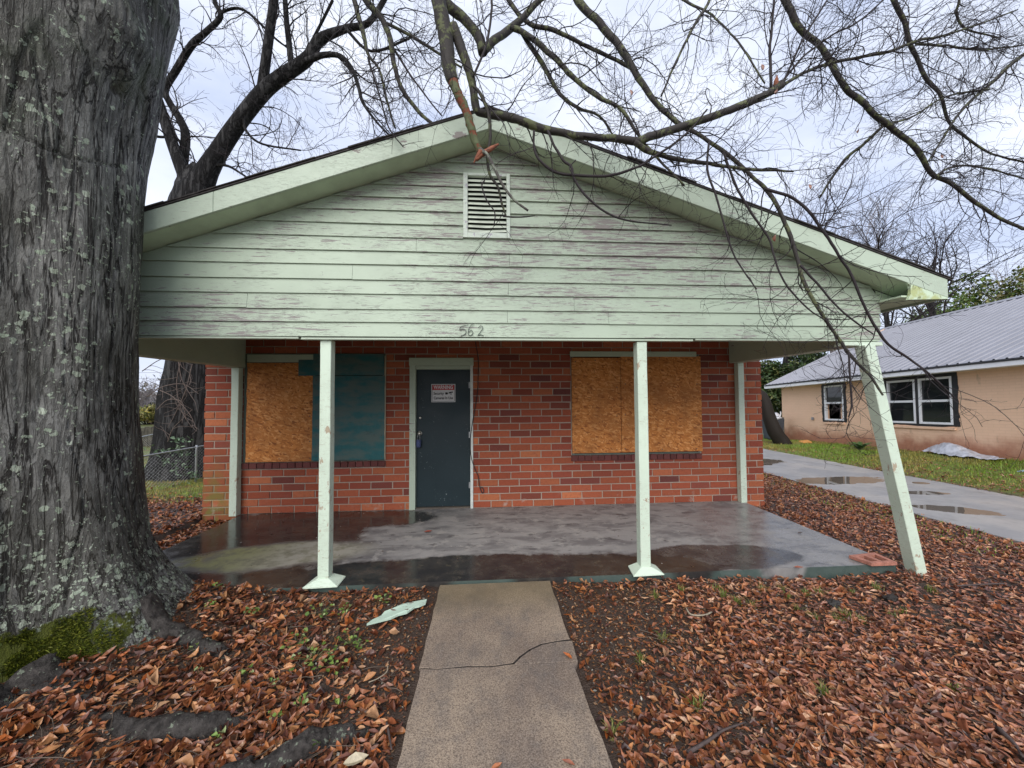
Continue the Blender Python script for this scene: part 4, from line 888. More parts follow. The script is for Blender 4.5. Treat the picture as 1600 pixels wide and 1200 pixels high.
lump = (fbm(np.stack([cs*1.6, sn*1.6, HZ*.8], -1), 3, 71)-.5)*.11
ang = lambda x, y: math.atan2(y, x)
def spot(px, py, s, amp, sz=1):                    # swelling or hollow seen at that place on the trunk
    t0 = None; c_ = Pz(px, py, 2.55); a0 = ang(c_[0]-TC[0], c_[1]-TC[1]); dt = np.angle(np.exp(1j*(TH-a0)))*.58
    return amp*np.exp(-(dt**2/s**2+(HZ-c_[2])**2/(s*sz)**2))
R_ = Rb+lump-.016*crack*np.interp(HZ, [0, 1], [.7, 1])-.006*crack2+(fbm(np.stack([cs*16, sn*16, HZ*7], -1), 3, 81)-.5)*.010
R_ = R_+spot(95, 60, .22, .10)+spot(135, 110, .07, .05)-spot(137, 140, .035, .06)+spot(40, 330, .3, .05, 1.6)
c_s = Pz(200, 262, 2.6); dsm = (HZ-c_s[2]-.10*np.sin(TH*3)); R_ = R_-.014*np.exp(-(dsm/.010)**2)*sst(np.cos(TH-ang(.75, -.35)), .80, .95)
V = np.stack([TC[0]+cxo+R_*cs, TC[1]+R_*sn*1.0, HZ], -1).reshape(-1, 3)
ii = np.arange(nh*na).reshape(nh, na); F = np.stack([ii[:-1], np.roll(ii, -1, 1)[:-1], np.roll(ii, -1, 1)[1:], ii[1:]], -1).reshape(-1, 4)
F = [tuple(f) for f in F]+[tuple(ii[-1])]
fmesh('trunk', V, F, bark_m, oak, True)
def rootm():
    q = MT('dark root bark', .7, spec=.4); n = q.noise(16, 7, .72); f = q.noise(85, 5, .75); c = q.mix(q.ss(n, .35, .65), (.014, .011, .009), (.085, .074, .066)); c = q.mix(q.ma('MULTIPLY', q.ss(q.noise(24, 5, .7), .60, .64), .8), c, (.26, .30, .22))
    q.set('Base Color', c); q.bump(q.ma('ADD', n, q.ma('MULTIPLY', f, .5)), 1.0, .03); return q.m
root_m = rootm()
md = (V-MOSS)/np.array([.46, .46, .29]); mk_ = np.linalg.norm(md, axis=1)+(fbm(V*7, 3, 33)-.5)*1.1 < .93; mi = np.where(mk_)[0]
if len(mi):
    Q = V[rng.choice(mi, 14000)]+rng.normal(0, .006, (14000, 3)); nr = Q-np.array([TC[0], TC[1], 0]); nr[:, 2] = .25; nr /= np.linalg.norm(nr, axis=1, keepdims=True)
    hh = rng.uniform(.008, .020, 14000)[:, None]; dv = rng.normal(0, .45, (14000, 3)); sv = np.cross(nr+dv, rng.normal(size=(14000, 3))); sv = sv/np.linalg.norm(sv, axis=1, keepdims=True)*.0024
    mv = np.stack([Q-sv-nr*.004, Q+sv-nr*.004, Q+(nr+dv)*hh], 1).reshape(-1, 3)
    mc = np.array([(.07, .095, .008), (.13, .15, .013), (.19, .20, .022), (.04, .06, .006)])[rng.choice(4, 14000)]*rng.uniform(.7, 1.25, (14000, 1))
    fmesh('moss', mv, np.arange(42000).reshape(-1, 3), green_m, oak, False, col=mc, origin=False)['kind'] = 'stuff'
def root(pts, rad_):
    P = catmull([Pg(x, y, z) for x, y, z in pts], 6); n = len(P); r = np.interp(np.linspace(0, 1, n), np.linspace(0, 1, len(rad_)), rad_)
    P = catmull(P, 4); r = np.interp(np.linspace(0, 1, len(P)), np.linspace(0, 1, n), r); V, F = tubes([(P, r)], 28); V = V+((fbm(V*7, 4, 5)-.5)*.085)[:, None]*np.array([.5, .5, 1])+((fbm(V*34, 3, 6)-.5)*.022)[:, None]; fmesh('root', V, [tuple(f) for f in F], root_m, oak, True)
root([(-60, 1120, .06), (10, 1115, .0), (60, 1105, -.01), (100, 1110, -.04), (140, 1135, -.09)], [.12, .11, .10, .085, .05])
root([(40, 1060, .10), (110, 1100, -.01), (185, 1135, -.035), (260, 1140, -.02), (340, 1142, -.05), (420, 1130, -.10)], [.10, .055, .055, .06, .055, .03])
root([(330, 1230, -.05), (420, 1195, -.035), (480, 1165, -.025), (530, 1152, -.05), (600, 1150, -.09)], [.05, .055, .06, .05, .03])
root([(210, 960, .16), (270, 995, .02), (320, 1020, -.03), (370, 1040, -.08)], [.12, .08, .06, .03])


# ------------------------------------------------------------------ bare branches
def inhouse(p): return p[1] > -2.42 and p[1] < 9.1 and -4.3 < p[0] < 4.35 and p[2] < ztop(min(max(p[0], -4.2), 4.2))+.13
def spawn(P, R, specs, lev, lines, f0=.0, dens=1.0):
    sp = specs[lev]; seg = np.linalg.norm(np.diff(P, axis=0), axis=1); cum = np.concatenate([[0], np.cumsum(seg)]); tot = cum[-1]; s_ = f0*tot+sp['gap']*random.random()
    while s_ < tot:
        k = min(int(np.searchsorted(cum, s_))-1, len(seg)-1); k = max(k, 0); t = (s_-cum[k])/(seg[k]+1e-9); p = P[k]*(1-t)+P[k+1]*t; r = R[k]*(1-t)+R[k+1]*t
        T = (P[k+1]-P[k])/(seg[k]+1e-9); a = random.uniform(*sp['ang']); v = rng.normal(size=3); v -= T*(v@T); v /= np.linalg.norm(v)+1e-9
        d = T*math.cos(a)+v*math.sin(a); d[2] += sp.get('lift', 0); d /= np.linalg.norm(d)
        Lh = random.uniform(*sp['len'])*(1-.35*s_/tot); n = max(3, min(26, int(Lh/sp['seg'])+2)); st = Lh/(n-1); r0 = max(min(r*sp['rr'], sp['rmax']), sp['rmin']*1.2)
        Q = [p]; dd = d.copy(); kink = rng.normal(size=3)*sp['wan']
        for q in range(n-1):
            kink = kink*.55+rng.normal(size=3)*sp['wan']; dd = dd+kink; dd[2] += sp['droop']*st; dd /= np.linalg.norm(dd); Q.append(Q[-1]+dd*st)
            if inhouse(Q[-1]): Q.pop(); break
        if len(Q) >= 3:
            Q = np.array(Q); rr = np.linspace(r0, sp['rmin'], len(Q)); lines.append((Q, rr))
            if lev+1 < len(specs): spawn(Q, rr, specs, lev+1, lines, .12)
        s_ += sp['gap']*random.uniform(.45, 1.6)/dens
NEAR = [dict(gap=.080, ang=(.45, 1.25), len=(.30, 1.05), seg=.075, rr=.5, rmax=.006, rmin=.0014, wan=.17, droop=-.22),
        dict(gap=.080, ang=(.5, 1.2), len=(.12, .42), seg=.045, rr=.6, rmax=.0026, rmin=.0010, wan=.20, droop=-.15),
        dict(gap=.075, ang=(.5, 1.2), len=(.04, .15), seg=.032, rr=.7, rmax=.0015, rmin=.0008, wan=.22, droop=0)]
FORK = np.array([TC[0]+.25, TC[1]+.0, 5.5])
# picture-traced limbs: points (x, y, width px), depth at start and end, twig density, joins the trunk above the frame?
LIMBS = [
 ([(684, 0, 25), (695, 55, 25), (702, 105, 23), (709, 130, 18)], 2.62, 2.62, .35, 1),
 ([(707, 40, 18), (726, 88, 16), (737, 128, 14), (744, 168, 14), (757, 176, 13), (800, 184, 14), (840, 198, 14), (880, 209, 12), (920, 214, 12), (960, 216, 12), (995, 221, 13), (1020, 211, 13), (1070, 197, 13), (1120, 180, 12), (1170, 160, 12), (1200, 146, 11), (1222, 132, 12)], 2.64, 2.85, .55, 0),
 ([(1215, 138, 6), (1260, 112, 5), (1300, 98, 5), (1380, 82, 4.5), (1430, 65, 4), (1500, 48, 3), (1590, 15, 2)], 2.85, 3.3, 1.3, 0),
 ([(1215, 136, 4), (1255, 90, 3.5), (1300, 55, 3), (1340, 35, 3), (1380, 0, 3)], 2.86, 3.2, 1.0, 0),
 ([(1205, 140, 5), (1203, 80, 4.5), (1207, 30, 4), (1211, -15, 4)], 2.84, 2.9, .8, 0),
 ([(1225, 128, 4), (1250, 70, 3), (1280, 20, 3), (1298, -10, 3)], 2.86, 3.1, .9, 0),
 ([(992, 222, 10), (1015, 236, 9), (1050, 247, 8), (1080, 252, 7), (1130, 260, 6), (1190, 265, 5), (1240, 268, 3)], 2.74, 2.9, .8, 0),
 ([(738, 132, 6), (752, 150, 6), (762, 178, 5.5), (765, 210, 5), (763, 245, 5), (765, 272, 5), (778, 292, 4), (784, 318, 4), (790, 337, 2.5)], 2.60, 2.66, .12, 0),
 ([(740, 120, 4), (760, 70, 4), (768, 20, 4), (768, -20, 4)], 2.62, 2.8, .8, 0),
 ([(834, 205, 4), (834, 225, 4), (840, 246, 4), (856, 263, 4.5), (880, 272, 4.5), (930, 276, 4.5), (965, 272, 4.5), (1000, 258, 4), (1040, 234, 4), (1075, 205, 3.5), (1105, 172, 3)], 2.66, 2.74, .2, 0),
 ([(856, 204, 4), (866, 228, 4.5), (880, 250, 4.5), (892, 260, 4.5), (896, 278, 4), (914, 304, 4), (945, 330, 3.5), (985, 345, 3), (1050, 352, 2)], 2.68, 2.60, .2, 0),
 ([(897, 276, 3), (890, 262, 2), (900, 250, 2)], 2.6, 2.6, 0, 0),
 ([(692, 0, 18), (725, 28, 16), (748, 58, 16), (755, 84, 16)], 3.0, 3.0, .2, 1),
 ([(755, 80, 13), (775, 60, 13), (800, 42, 12), (845, 0, 9), (865, -25, 9)], 3.0, 3.3, .5, 0),
 ([(800, 42, 10), (830, 60, 9), (870, 95, 9), (900, 125, 8), (940, 155, 7), (970, 172, 6), (995, 208, 5), (1030, 250, 4), (1070, 290, 3)], 3.0, 2.75, .9, 0),
 ([(815, 50, 8), (845, 95, 8), (862, 125, 7), (880, 152, 6), (905, 170, 5), (935, 180, 4), (960, 215, 3)], 3.02, 3.0, .9, 0),
 ([(795, 0, 8), (828, 38, 7), (868, 48, 7), (910, 68, 6), (950, 88, 6), (985, 106, 6)], 3.6, 3.5, .9, 1),
 ([(903, 0, 13), (935, 35, 12), (965, 70, 12), (985, 100, 11), (1000, 125, 10), (1025, 160, 9), (1058, 192, 8), (1100, 215, 6.5), (1135, 240, 6.5), (1175, 275, 6), (1200, 300, 6), (1228, 350, 6.5), (1245, 400, 6), (1252, 430, 6), (1272, 470, 5.5), (1300, 515, 5), (1335, 560, 4.5), (1362, 590, 4), (1380, 618, 3)], 3.4, 2.62, .6, 1),
 ([(1195, 295, 5), (1240, 310, 4.5), (1265, 330, 4.5), (1290, 365, 4.5), (1310, 400, 4), (1330, 430, 4), (1345, 465, 4), (1380, 530, 4), (1420, 560, 3.5), (1460, 590, 3), (1492, 622, 2)], 2.72, 2.55, .5, 0),
 ([(1108, 222, 4), (1105, 265, 4), (1120, 310, 3.5), (1140, 380, 3), (1160, 420, 2.5), (1182, 452, 2)], 2.76, 2.55, .3, 0),
 ([(1130, 238, 4), (1160, 310, 4), (1200, 370, 3.5), (1210, 400, 3), (1225, 440, 3), (1262, 482, 2.5), (1292, 502, 2)], 2.75, 2.55, .35, 0),
 ([(1250, 415, 4), (1275, 440, 3.5), (1300, 470, 3), (1325, 495, 3), (1365, 522, 2)], 2.66, 2.5, .4, 0),
 ([(1325, 550, 3), (1329, 600, 3), (1331, 630, 3), (1326, 652, 2)], 2.62, 2.6, .8, 0),
 ([(1225, -5, 11), (1250, 45, 10), (1285, 75, 9), (1310, 120, 9), (1335, 150, 9), (1380, 190, 9), (1420, 220, 8), (1440, 245, 8), (1455, 270, 7), (1490, 290, 6), (1530, 320, 6), (1570, 345, 5), (1640, 372, 4)], 3.7, 4.0, 1.0, 1),
 ([(1395, -5, 8), (1412, 30, 7), (1420, 65, 7), (1432, 90, 6), (1445, 120, 6), (1470, 150, 5), (1482, 190, 4.5), (1510, 215, 4), (1550, 240, 3), (1620, 258, 3)], 4.0, 4.4, 1.1, 1),
 ([(1640, 60, 6), (1590, 92, 6), (1560, 120, 5.5), (1540, 138, 5), (1500, 175, 4), (1470, 220, 3), (1448, 256, 2)], 4.3, 3.9, 1.1, 0),
 ([(1432, 68, 4), (1480, 72, 3.5), (1540, 78, 3), (1600, 70, 2)], 4.1, 4.5, 1.2, 0),
 ([(1545, 140, 3.5), (1480, 150, 3), (1420, 185, 3), (1375, 195, 2.5)], 4.2, 3.9, 1.2, 0),
 ([(1378, 198, 5), (1350, 225, 5), (1325, 245, 5), (1305, 270, 4), (1280, 310, 3)], 4.0, 4.3, 1.0, 0),
 ([(1455, 280, 4), (1490, 260, 3.5), (1540, 262, 3), (1600, 280, 2)], 4.0, 4.3, 1.0, 0),
 ([(552, -5, 8), (566, 45, 8), (575, 85, 5), (592, 110, 4), (605, 160, 3.5), (618, 200, 3)], 3.1, 3.0, .9, 1),
 ([(568, -5, 11), (597, 30, 10), (610, 65, 9), (616, 100, 8), (628, 140, 7), (655, 175, 6), (678, 196, 5)], 3.3, 3.15, .6, 1),
 ([(598, 34, 5), (640, 55, 5), (690, 86, 4), (720, 105, 3)], 3.3, 3.2, .7, 0),
 ([(575, 90, 4), (590, 140, 3), (608, 200, 2.5), (630, 230, 2)], 3.1, 3.0, .9, 0),
 ([(610, 68, 4), (650, 130, 3), (690, 180, 2.5)], 3.3, 3.1, .9, 0),
 ([(1110, -5, 5), (1090, 30, 4.5), (1070, 70, 4), (1048, 115, 3.5), (1033, 150, 3)], 3.6, 3.3, .7, 1),
 ([(1060, -5, 4), (1100, 15, 3.5), (1130, 40, 3), (1160, 75, 3), (1195, 130, 2.5)], 3.9, 3.2, .9, 1),
 ([(1500, -5, 4), (1495, 20, 4), (1510, 45, 3), (1560, 60, 2)], 4.4, 4.6, 1.2, 1),
]
near_lines = []; limbs_geo = []
for k, (pts, Z0, Z1, dn, con) in enumerate(LIMBS):
    n = len(pts); zz = np.linspace(Z0, Z1, n); P = [Pz(x, y, z) for (x, y, _), z in zip(pts, zz)]; R = [max(wd*.92*z/FPX/2, .0015) for (_, _, wd), z in zip(pts, zz)]
    if con:
        p0 = P[0]; d = P[0]-P[1]; d = d/np.linalg.norm(d); e = p0+d*.5+np.array([-.05, 0, .25]); q = (e+FORK)/2+np.array([0, 0, .75+.12*(k % 4)]); f = FORK+np.array([random.uniform(-.15, .2), random.uniform(-.2, .2), random.uniform(-.5, .3)])
        P = [f, q, e]+P; R = [min(R[0]*2.2, .16), R[0]*1.5, R[0]*1.15]+R
    P = catmull(P, 5); R = np.interp(np.linspace(0, 1, len(P)), np.linspace(0, 1, len(R)), R)
    P = P+(np.stack([fbm(P*7+k, 2, 1), fbm(P*7+k+9, 2, 2), fbm(P*7+k+5, 2, 3)], -1)-.5)*.018*(np.minimum(1, R/.01))[:, None]
    R = R*(1+.22*(fbm(P*22, 2, 5)-.5)); limbs_geo.append((P, R))
    if dn > 0: spawn(P[3*5*con:], R[3*5*con:], NEAR, 0, near_lines, .06, dn)
for P, R in limbs_geo:
    sd_ = 10 if R.max() > .02 else 6
    V, F = tubes([(P, R)], sd_); 
    if R.max() > .02: V = V+(fbm(V*26, 3, 15)-.5)[:, None]*rng.normal(1, .2, (len(V), 1))*.012*np.array([.5, .5, 1])
    n = len(P); F = [tuple(f) for f in F]+[tuple(range(sd_))[::-1], tuple(range((n-1)*sd_, n*sd_))]
    fmesh('limb', V, F, limb_m if R.max() > .012 else twig_m, oak, True)
V, F = tubes(near_lines, 3); fmesh('twigs', V, F, twig_m, oak, True, origin=False)['kind'] = 'stuff'
# snapped hanging branch with torn red wood
sb = [(708, 128), (716, 148), (728, 172), (736, 200), (743, 222), (750, 236)]
P = catmull([Pz(x, y, 2.60) for x, y in sb], 5); r = np.linspace(.036, .024, len(P)); V, F = tubes([(P, r)], 10); V = V+(fbm(V*40, 3, 8)-.5)[:, None]*.014
fmesh('torn_branch', V, F, branchm('torn red bark', (.10, .030, .014), (.12, .14, .065), 1.15), oak, True)
tube('torn_stub', [Pz(744, 250, 2.58), Pz(755, 240, 2.59), Pz(768, 232, 2.60), Pz(779, 225, 2.60)], [.012, .018, .016, .006], wound_m, oak, 7)
tube('torn_stub', [Pz(752, 236, 2.58), Pz(745, 246, 2.58), Pz(740, 255, 2.585)], [.02, .012, .003], wound_m, oak, 7)
tube('limb', [Pz(750, 234, 2.585), Pz(762, 243, 2.57), Pz(775, 268, 2.56), (Pz(786, 290, 2.56)), Pz(803, 312, 2.56), Pz(825, 329, 2.56)], [.018, .012, .0105, .010, .009, .008], branchm('lichened twig', (.05, .045, .04), (.30, .33, .26), .9), oak, 8)
tube('limb', [Pz(757, 282, 2.6), Pz(753, 290, 2.59), Pz(760, 312, 2.58), Pz(773, 332, 2.58), Pz(772, 352, 2.58)], [.006, .005, .005, .0045, .004], twig_m, oak, 6)
tube('limb', [Pz(786, 338, 2.6), Pz(800, 339, 2.6), Pz(818, 339, 2.6), Pz(836, 337, 2.6)], [.006, .0055, .005, .003], twig_m, oak, 6)
# splintered end of the long limb
for dx, dy, l in ((2, -14, .9), (18, -8, .9), (14, 8, .6)):
    tube('torn_stub', [Pz(1212, 135, 2.85), Pz(1212+dx*.5*l, 133+dy*.6*l, 2.84), Pz(1212+dx*l*1.2, 130+dy*l, 2.84)], [.022, .016, .002], wound_m if dy < -5 and dx < 10 else limb_m, oak, 6)
# dead leaves caught in the twigs
for px, py, Z in ((1190, 105, 2.8), (1342, 205, 3.9), (1215, 143, 2.8), (1264, 292, 3.2), (1212, 372, 2.6), (985, 145, 2.9), (1470, 245, 4)):
    v = leafverts(np.array([Pz(px, py, Z)]), np.array([.05]), np.array([random.uniform(0, 6)]), np.array([1.3]), np.array([.4]), np.array([.8]), np.array([.6]), np.array([1.3]))[0]
    fmesh('dead_leaf', v, LF, leaf_m, oak, col=(.26, .11, .07))

# ================================================================== the forked tree behind the house on the left
t2 = empty('forked_tree', tuple(Pz(300, 748, 10.9)), 'dark forked bare tree standing behind the wire fence left of the house', 'tree')
FAR2 = [dict(gap=.17, ang=(.4, 1.1), len=(.8, 2.6), seg=.2, rr=.5, rmax=.026, rmin=.005, wan=.14, droop=.06),
        dict(gap=.24, ang=(.4, 1.1), len=(.4, 1.3), seg=.13, rr=.6, rmax=.010, rmin=.0035, wan=.16, droop=.0),
        dict(gap=.22, ang=(.4, 1.1), len=(.15, .55), seg=.11, rr=.7, rmax=.005, rmin=.0030, wan=.18, droop=.0)]
T2 = [([(296, 770, 150), (299, 745, 125), (301, 715, 104), (303, 650, 88), (304, 560, 74), (304, 450, 64), (303, 340, 56), (304, 298, 50), (304, 268, 26), (304, 255, 8)], .05),
      ([(306, 300, 50), (325, 265, 36), (340, 240, 31), (370, 195, 28), (410, 145, 27), (440, 120, 25), (480, 92, 22), (500, 62, 19), (540, 45, 13), (575, 36, 11), (600, 0, 10), (630, -60, 8)], .6),
      ([(296, 330, 22), (285, 275, 17), (290, 215, 15), (283, 190, 14), (265, 160, 12), (258, 140, 12), (275, 110, 12), (300, 70, 12), (322, 50, 10), (345, 25, 9), (335, 0, 8), (330, -60, 7)], .7),
      ([(300, 300, 28), (275, 240, 20), (258, 190, 18), (240, 140, 18), (215, 80, 15), (190, 0, 12)], .5),
      ([(408, 148, 18), (414, 105, 17), (420, 60, 16), (428, 0, 15), (436, -90, 12)], .5), ([(455, 102, 11), (452, 70, 11), (448, 35, 10), (444, -20, 9)], .5),
      ([(478, 96, 12), (505, 86, 10), (532, 88, 9), (550, 108, 8), (560, 135, 7), (567, 160, 6), (588, 190, 4), (612, 215, 3)], .9),
      ([(233, 210, 5), (250, 214, 5), (272, 214, 5), (282, 222, 5)], .3), ([(470, 98, 6), (500, 40, 5), (520, 0, 5)], .8), ([(380, 185, 5), (385, 205, 5), (410, 225, 4), (470, 235, 3)], .9),
      ([(310, 262, 6), (350, 258, 5), (375, 270, 4), (395, 285, 3)], .9), ([(340, 20, 5), (380, 15, 5), (430, 60, 4), (450, 75, 3)], .9), ([(540, 45, 6), (580, 80, 5), (640, 60, 4)], .9)]
l2_ = []
for k, (pts, dn) in enumerate(T2):
    Z = 10.9+(k % 3-1)*.12*(k > 0); P = catmull([Pz(x, y, Z+.25*i_*(k > 3)*((k % 2)*2-1)*.4) for i_, (x, y, _) in enumerate(pts)], 5); R = np.array([wd*(.97 if k == 0 else .80)*Z/FPX/2 for _, _, wd in pts]); R = np.interp(np.linspace(0, 1, len(P)), np.linspace(0, 1, len(R)), R)
    sd_ = 24 if k == 0 else 10; V, F = tubes([(P, R)], sd_); 
    if k == 0: V = V+(fbm(V*np.array([5, 5, .7]), 4, 3)-.5)[:, None]*np.array([.22, .22, 0])
    n = len(P); F = [tuple(f) for f in F]+[tuple(range((n-1)*sd_, n*sd_))]
    fmesh('trunk' if k == 0 else 'limb', V, F, far_m, t2, True); spawn(P[(4 if k else 26):], R[(4 if k else 26):], FAR2, 0, l2_, .1, dn)
V, F = tubes(l2_, 3); fmesh('twigs', V, F, twig_m, t2, True, origin=False)['kind'] = 'stuff'

# ================================================================== bare trees farther off
def bare_tree(base, hgt, r0, seed, label, mat=far_m, tmat=twig_m, spread=.5, lean=(0, 0), sc=1.0, group=None, dens=1.0):
    random.seed(seed); t = empty('bare_tree', tuple(base), label, 'tree', group); base = np.asarray(base, float)
    n = 9; P = [base+np.array([0, 0, -.3])]
    for k in range(1, n): P.append(P[-1]+np.array([lean[0]/n+random.gauss(0, .03*hgt/n*2), lean[1]/n+random.gauss(0, .05*hgt/n), hgt*.62/n]))
    P = catmull(P, 3); R = np.linspace(r0, r0*.35, len(P)); V, F = tubes([(P, R)], 9); fmesh('trunk', V, F, mat, t, True)
    sp = [dict(gap=.034*hgt/dens, ang=(.35, .95), len=(.28*hgt, .52*hgt), seg=.035*hgt, rr=.55, rmax=r0*.45, rmin=.010*sc, wan=.13, droop=.10, lift=spread*.5),
          dict(gap=.030*hgt/dens, ang=(.35, 1.0), len=(.10*hgt, .26*hgt), seg=.025*hgt, rr=.55, rmax=r0*.2, rmin=.007*sc, wan=.15, droop=.05),
          dict(gap=.021*hgt/dens, ang=(.35, 1.0), len=(.04*hgt, .11*hgt), seg=.018*hgt, rr=.6, rmax=.012*sc, rmin=.0055*sc, wan=.16, droop=0)]
    ln = []; spawn(P, R, sp, 0, ln, .35); V, F = tubes(ln, 3); fmesh('crown', V, F, tmat, t, True, origin=False)
    return t
def gb(px, Z, z=-.3): p = Pz(px, 640, Z); return (p[0], p[1], z)
bare_tree(gb(1225, 24), 23, .28, 3, 'bare dark tree rising behind the right roof slope', spread=.7, lean=(2.2, 0), sc=1.1)
bare_tree(gb(1395, 21), 18.5, .20, 8, 'bare thin tree behind the grey metal roof, nearest the gable eave', spread=.6, sc=1.3)
bare_tree(gb(1460, 23), 19, .22, 14, 'bare spreading tree behind the metal roof right of the eave tip', spread=.7, lean=(.8, 0), sc=1.4)
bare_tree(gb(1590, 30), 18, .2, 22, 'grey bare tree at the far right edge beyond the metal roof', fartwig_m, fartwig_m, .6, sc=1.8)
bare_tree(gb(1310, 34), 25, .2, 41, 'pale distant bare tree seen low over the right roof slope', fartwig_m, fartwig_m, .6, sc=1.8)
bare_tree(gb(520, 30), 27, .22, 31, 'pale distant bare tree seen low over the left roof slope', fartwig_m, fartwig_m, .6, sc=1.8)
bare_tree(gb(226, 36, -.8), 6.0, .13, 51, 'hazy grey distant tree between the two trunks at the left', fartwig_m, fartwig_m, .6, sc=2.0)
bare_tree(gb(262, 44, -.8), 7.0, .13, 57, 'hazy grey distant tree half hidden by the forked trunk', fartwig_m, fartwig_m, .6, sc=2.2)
random.seed(99)

# ================================================================== leafy shrubs and evergreens
def shrub(name, c, size, nleaf, L, pal, label, cat, clumps=26, stems=True, seed=1, group=None, mat=None):
    r_ = np.random.default_rng(seed); t = empty(name, (c[0], c[1], c[2]), label, cat, group); size = np.array(size); c = np.asarray(c, float)
    u = r_.normal(size=(clumps, 3)); u /= np.linalg.norm(u, axis=1, keepdims=True); u *= r_.uniform(.2, .92, (clumps, 1)); cc = c+np.array([0, 0, size[2]])+u*size*np.array([1, 1, .95])
    cr_ = r_.uniform(.20, .42, clumps)*size.mean(); k = r_.choice(clumps, nleaf, p=cr_**2/np.sum(cr_**2)); d = r_.normal(size=(nleaf, 3)); d /= np.linalg.norm(d, axis=1, keepdims=True)
    P = cc[k]+d*(cr_[k]*r_.uniform(.35, 1.0, nleaf)**.5)[:, None]; P = P[P[:, 2] > c[2]+.02]; n = len(P)
    v = leafverts(P, r_.uniform(.7, 1.3, n)*L, r_.uniform(0, 6.28, n), r_.normal(.2, .6, n), r_.normal(0, .6, n), r_.normal(.2, .4, n), r_.normal(.1, .3, n), r_.uniform(1.2, 2.0, n))
    v = v[:, [0, 2, 4, 6], :]; col = np.array(pal)[r_.choice(len(pal), n)]*r_.uniform(.7, 1.3, (n, 1))
    F = (np.array([[0, 1, 2, 3]])+np.arange(n)[:, None]*4); fmesh('crown', v.reshape(-1, 3), F, mat or green_m, t, False, col=col, origin=False)
    if stems:
        ln = []
        for q in cc[:14]:
            b_ = c+np.array([r_.normal(0, .06), r_.normal(0, .06), -.1])*size.mean(); P = np.array([b_+(q-b_)*s_+np.array([0, 0, .15*size[2]*math.sin(s_*3.14)]) for s_ in np.linspace(0, 1, 7)]); ln.append((P, np.linspace(.035, .012, 7)*size.mean()))
        V, F = tubes(ln, 5); fmesh('trunk', V, F, far_m, t, True)
    return t
DG = [(.026, .055, .014), (.042, .078, .020), (.070, .11, .030), (.018, .036, .011)]; MG = [(.09, .16, .032), (.135, .21, .045), (.07, .12, .027), (.19, .22, .065)]; YG = [(.16, .17, .045), (.20, .18, .06), (.11, .13, .03), (.25, .22, .09)]
# ================================================================== the neighbour's house
U0 = Pz(1222, 640, 15.65); U0[2] = 0; U1 = Pz(1600, 640, 7.86); U1[2] = 0
ud = (U1-U0)/np.linalg.norm(U1-U0); vd = np.array([-ud[1], ud[0], 0]); vd = vd if vd[0] > 0 else -vd
TILT = .036
def NB(u, v, w_): p = U0+ud*u+vd*v; return (p[0], p[1], w_-.24+TILT*u)
def hit(px, py, v=0.0):
    d = ray(px, py); o_ = EYE-(U0+vd*v); t = -(o_@vd)/(d@vd); p = EYE+d*t; u = (p-U0)@ud; return u, p[2]+.24-TILT*u
nb = empty('neighbour_house', NB(5, 0, -.2), 'peach painted brick house with grey ribbed metal roof beyond the driveway', 'house')
def nbox(b, u0, u1, v0, v1, w0, w1): return b.hexa([NB(u0, v0, w0), NB(u1, v0, w0), NB(u1, v1, w0), NB(u0, v1, w0), NB(u0, v0, w1), NB(u1, v0, w1), NB(u1, v1, w1), NB(u0, v1, w1)])
def peach():
    q = MT('peach painted brick', .8, spec=.3); x, y, z = q.xyz(); a = q.noise(2.2, 6, .62); b_ = q.noise(12, 5, .6)
    s_ = q.nd('CombineXYZ', {0: q.ma('MULTIPLY', y, 1.0), 1: q.ma('ADD', z, q.ma('MULTIPLY', y, TILT)), 2: 0.0}); br = q.nd('TexBrick', {'Vector': s_, 'Color1': (.84, .56, .375), 'Color2': (.86, .58, .395), 'Mortar': (.79, .525, .35), 'Scale': 1.0, 'Mortar Size': .006, 'Brick Width': .21, 'Row Height': .0667}, None)
    c = q.mix(q.ma('MULTIPLY', q.ss(a, .45, .7), .25), br.outputs[0], (.72, .50, .33)); dz = q.ma('ADD', q.ma('ADD', z, q.ma('MULTIPLY', y, .045)), q.ma('MULTIPLY', q.ma('SUBTRACT', a, .5), .7)); dd = q.ss(dz, .86, .34)
    c = q.mix(q.ma('MULTIPLY', dd, .85), c, q.mix(b_, (.24, .065, .035), (.46, .19, .10))); c = q.mix(q.ma('MULTIPLY', q.ss(q.noise(5, 4, .6, q.mp((1, 1, .4))), .62, .75), .3), c, (.18, .14, .10))
    q.set('Base Color', c); q.bump(q.ma('ADD', q.ma('MULTIPLY', br.outputs[1], -.6), b_), .5, .006); return q.m
peach_m = peach(); WH = 2.36; UL = 12.5; DP = 8.6
wins = []
for (x0, y0, x1, y1) in ((1288.5, 602, 1318.5, 657), (1387, 594, 1431, 661), (1436, 589.5, 1489, 663)):
    ua, wa = hit(x0, (y0+y1)/2); ub, wb = hit(x1, (y0+y1)/2); um = (x0+x1)/2; w1_ = hit(um, y0)[1]; w0_ = hit(um, y1)[1]; wins.append((min(ua, ub), max(ua, ub), w0_, w1_))
us = sorted({0.0, UL, *[q for w_ in wins for q in w_[:2]]}); b = MB()
for a, c in zip(us[:-1], us[1:]):
    o_ = [w_ for w_ in wins if w_[0]-1e-6 < (a+c)/2 < w_[1]]
    if o_: nbox(b, a, c, 0, .15, -.6, o_[0][2]); nbox(b, a, c, 0, .15, o_[0][3], WH+.1)
    else: nbox(b, a, c, 0, .15, -.6, WH+.1)
nbox(b, 0, .15, .151, DP, -.6, WH+.1); nbox(b, UL-.15, UL, .151, DP, -.6, WH+.1); nbox(b, .15, UL-.15, DP-.15, DP-.001, -.6, WH+.1)
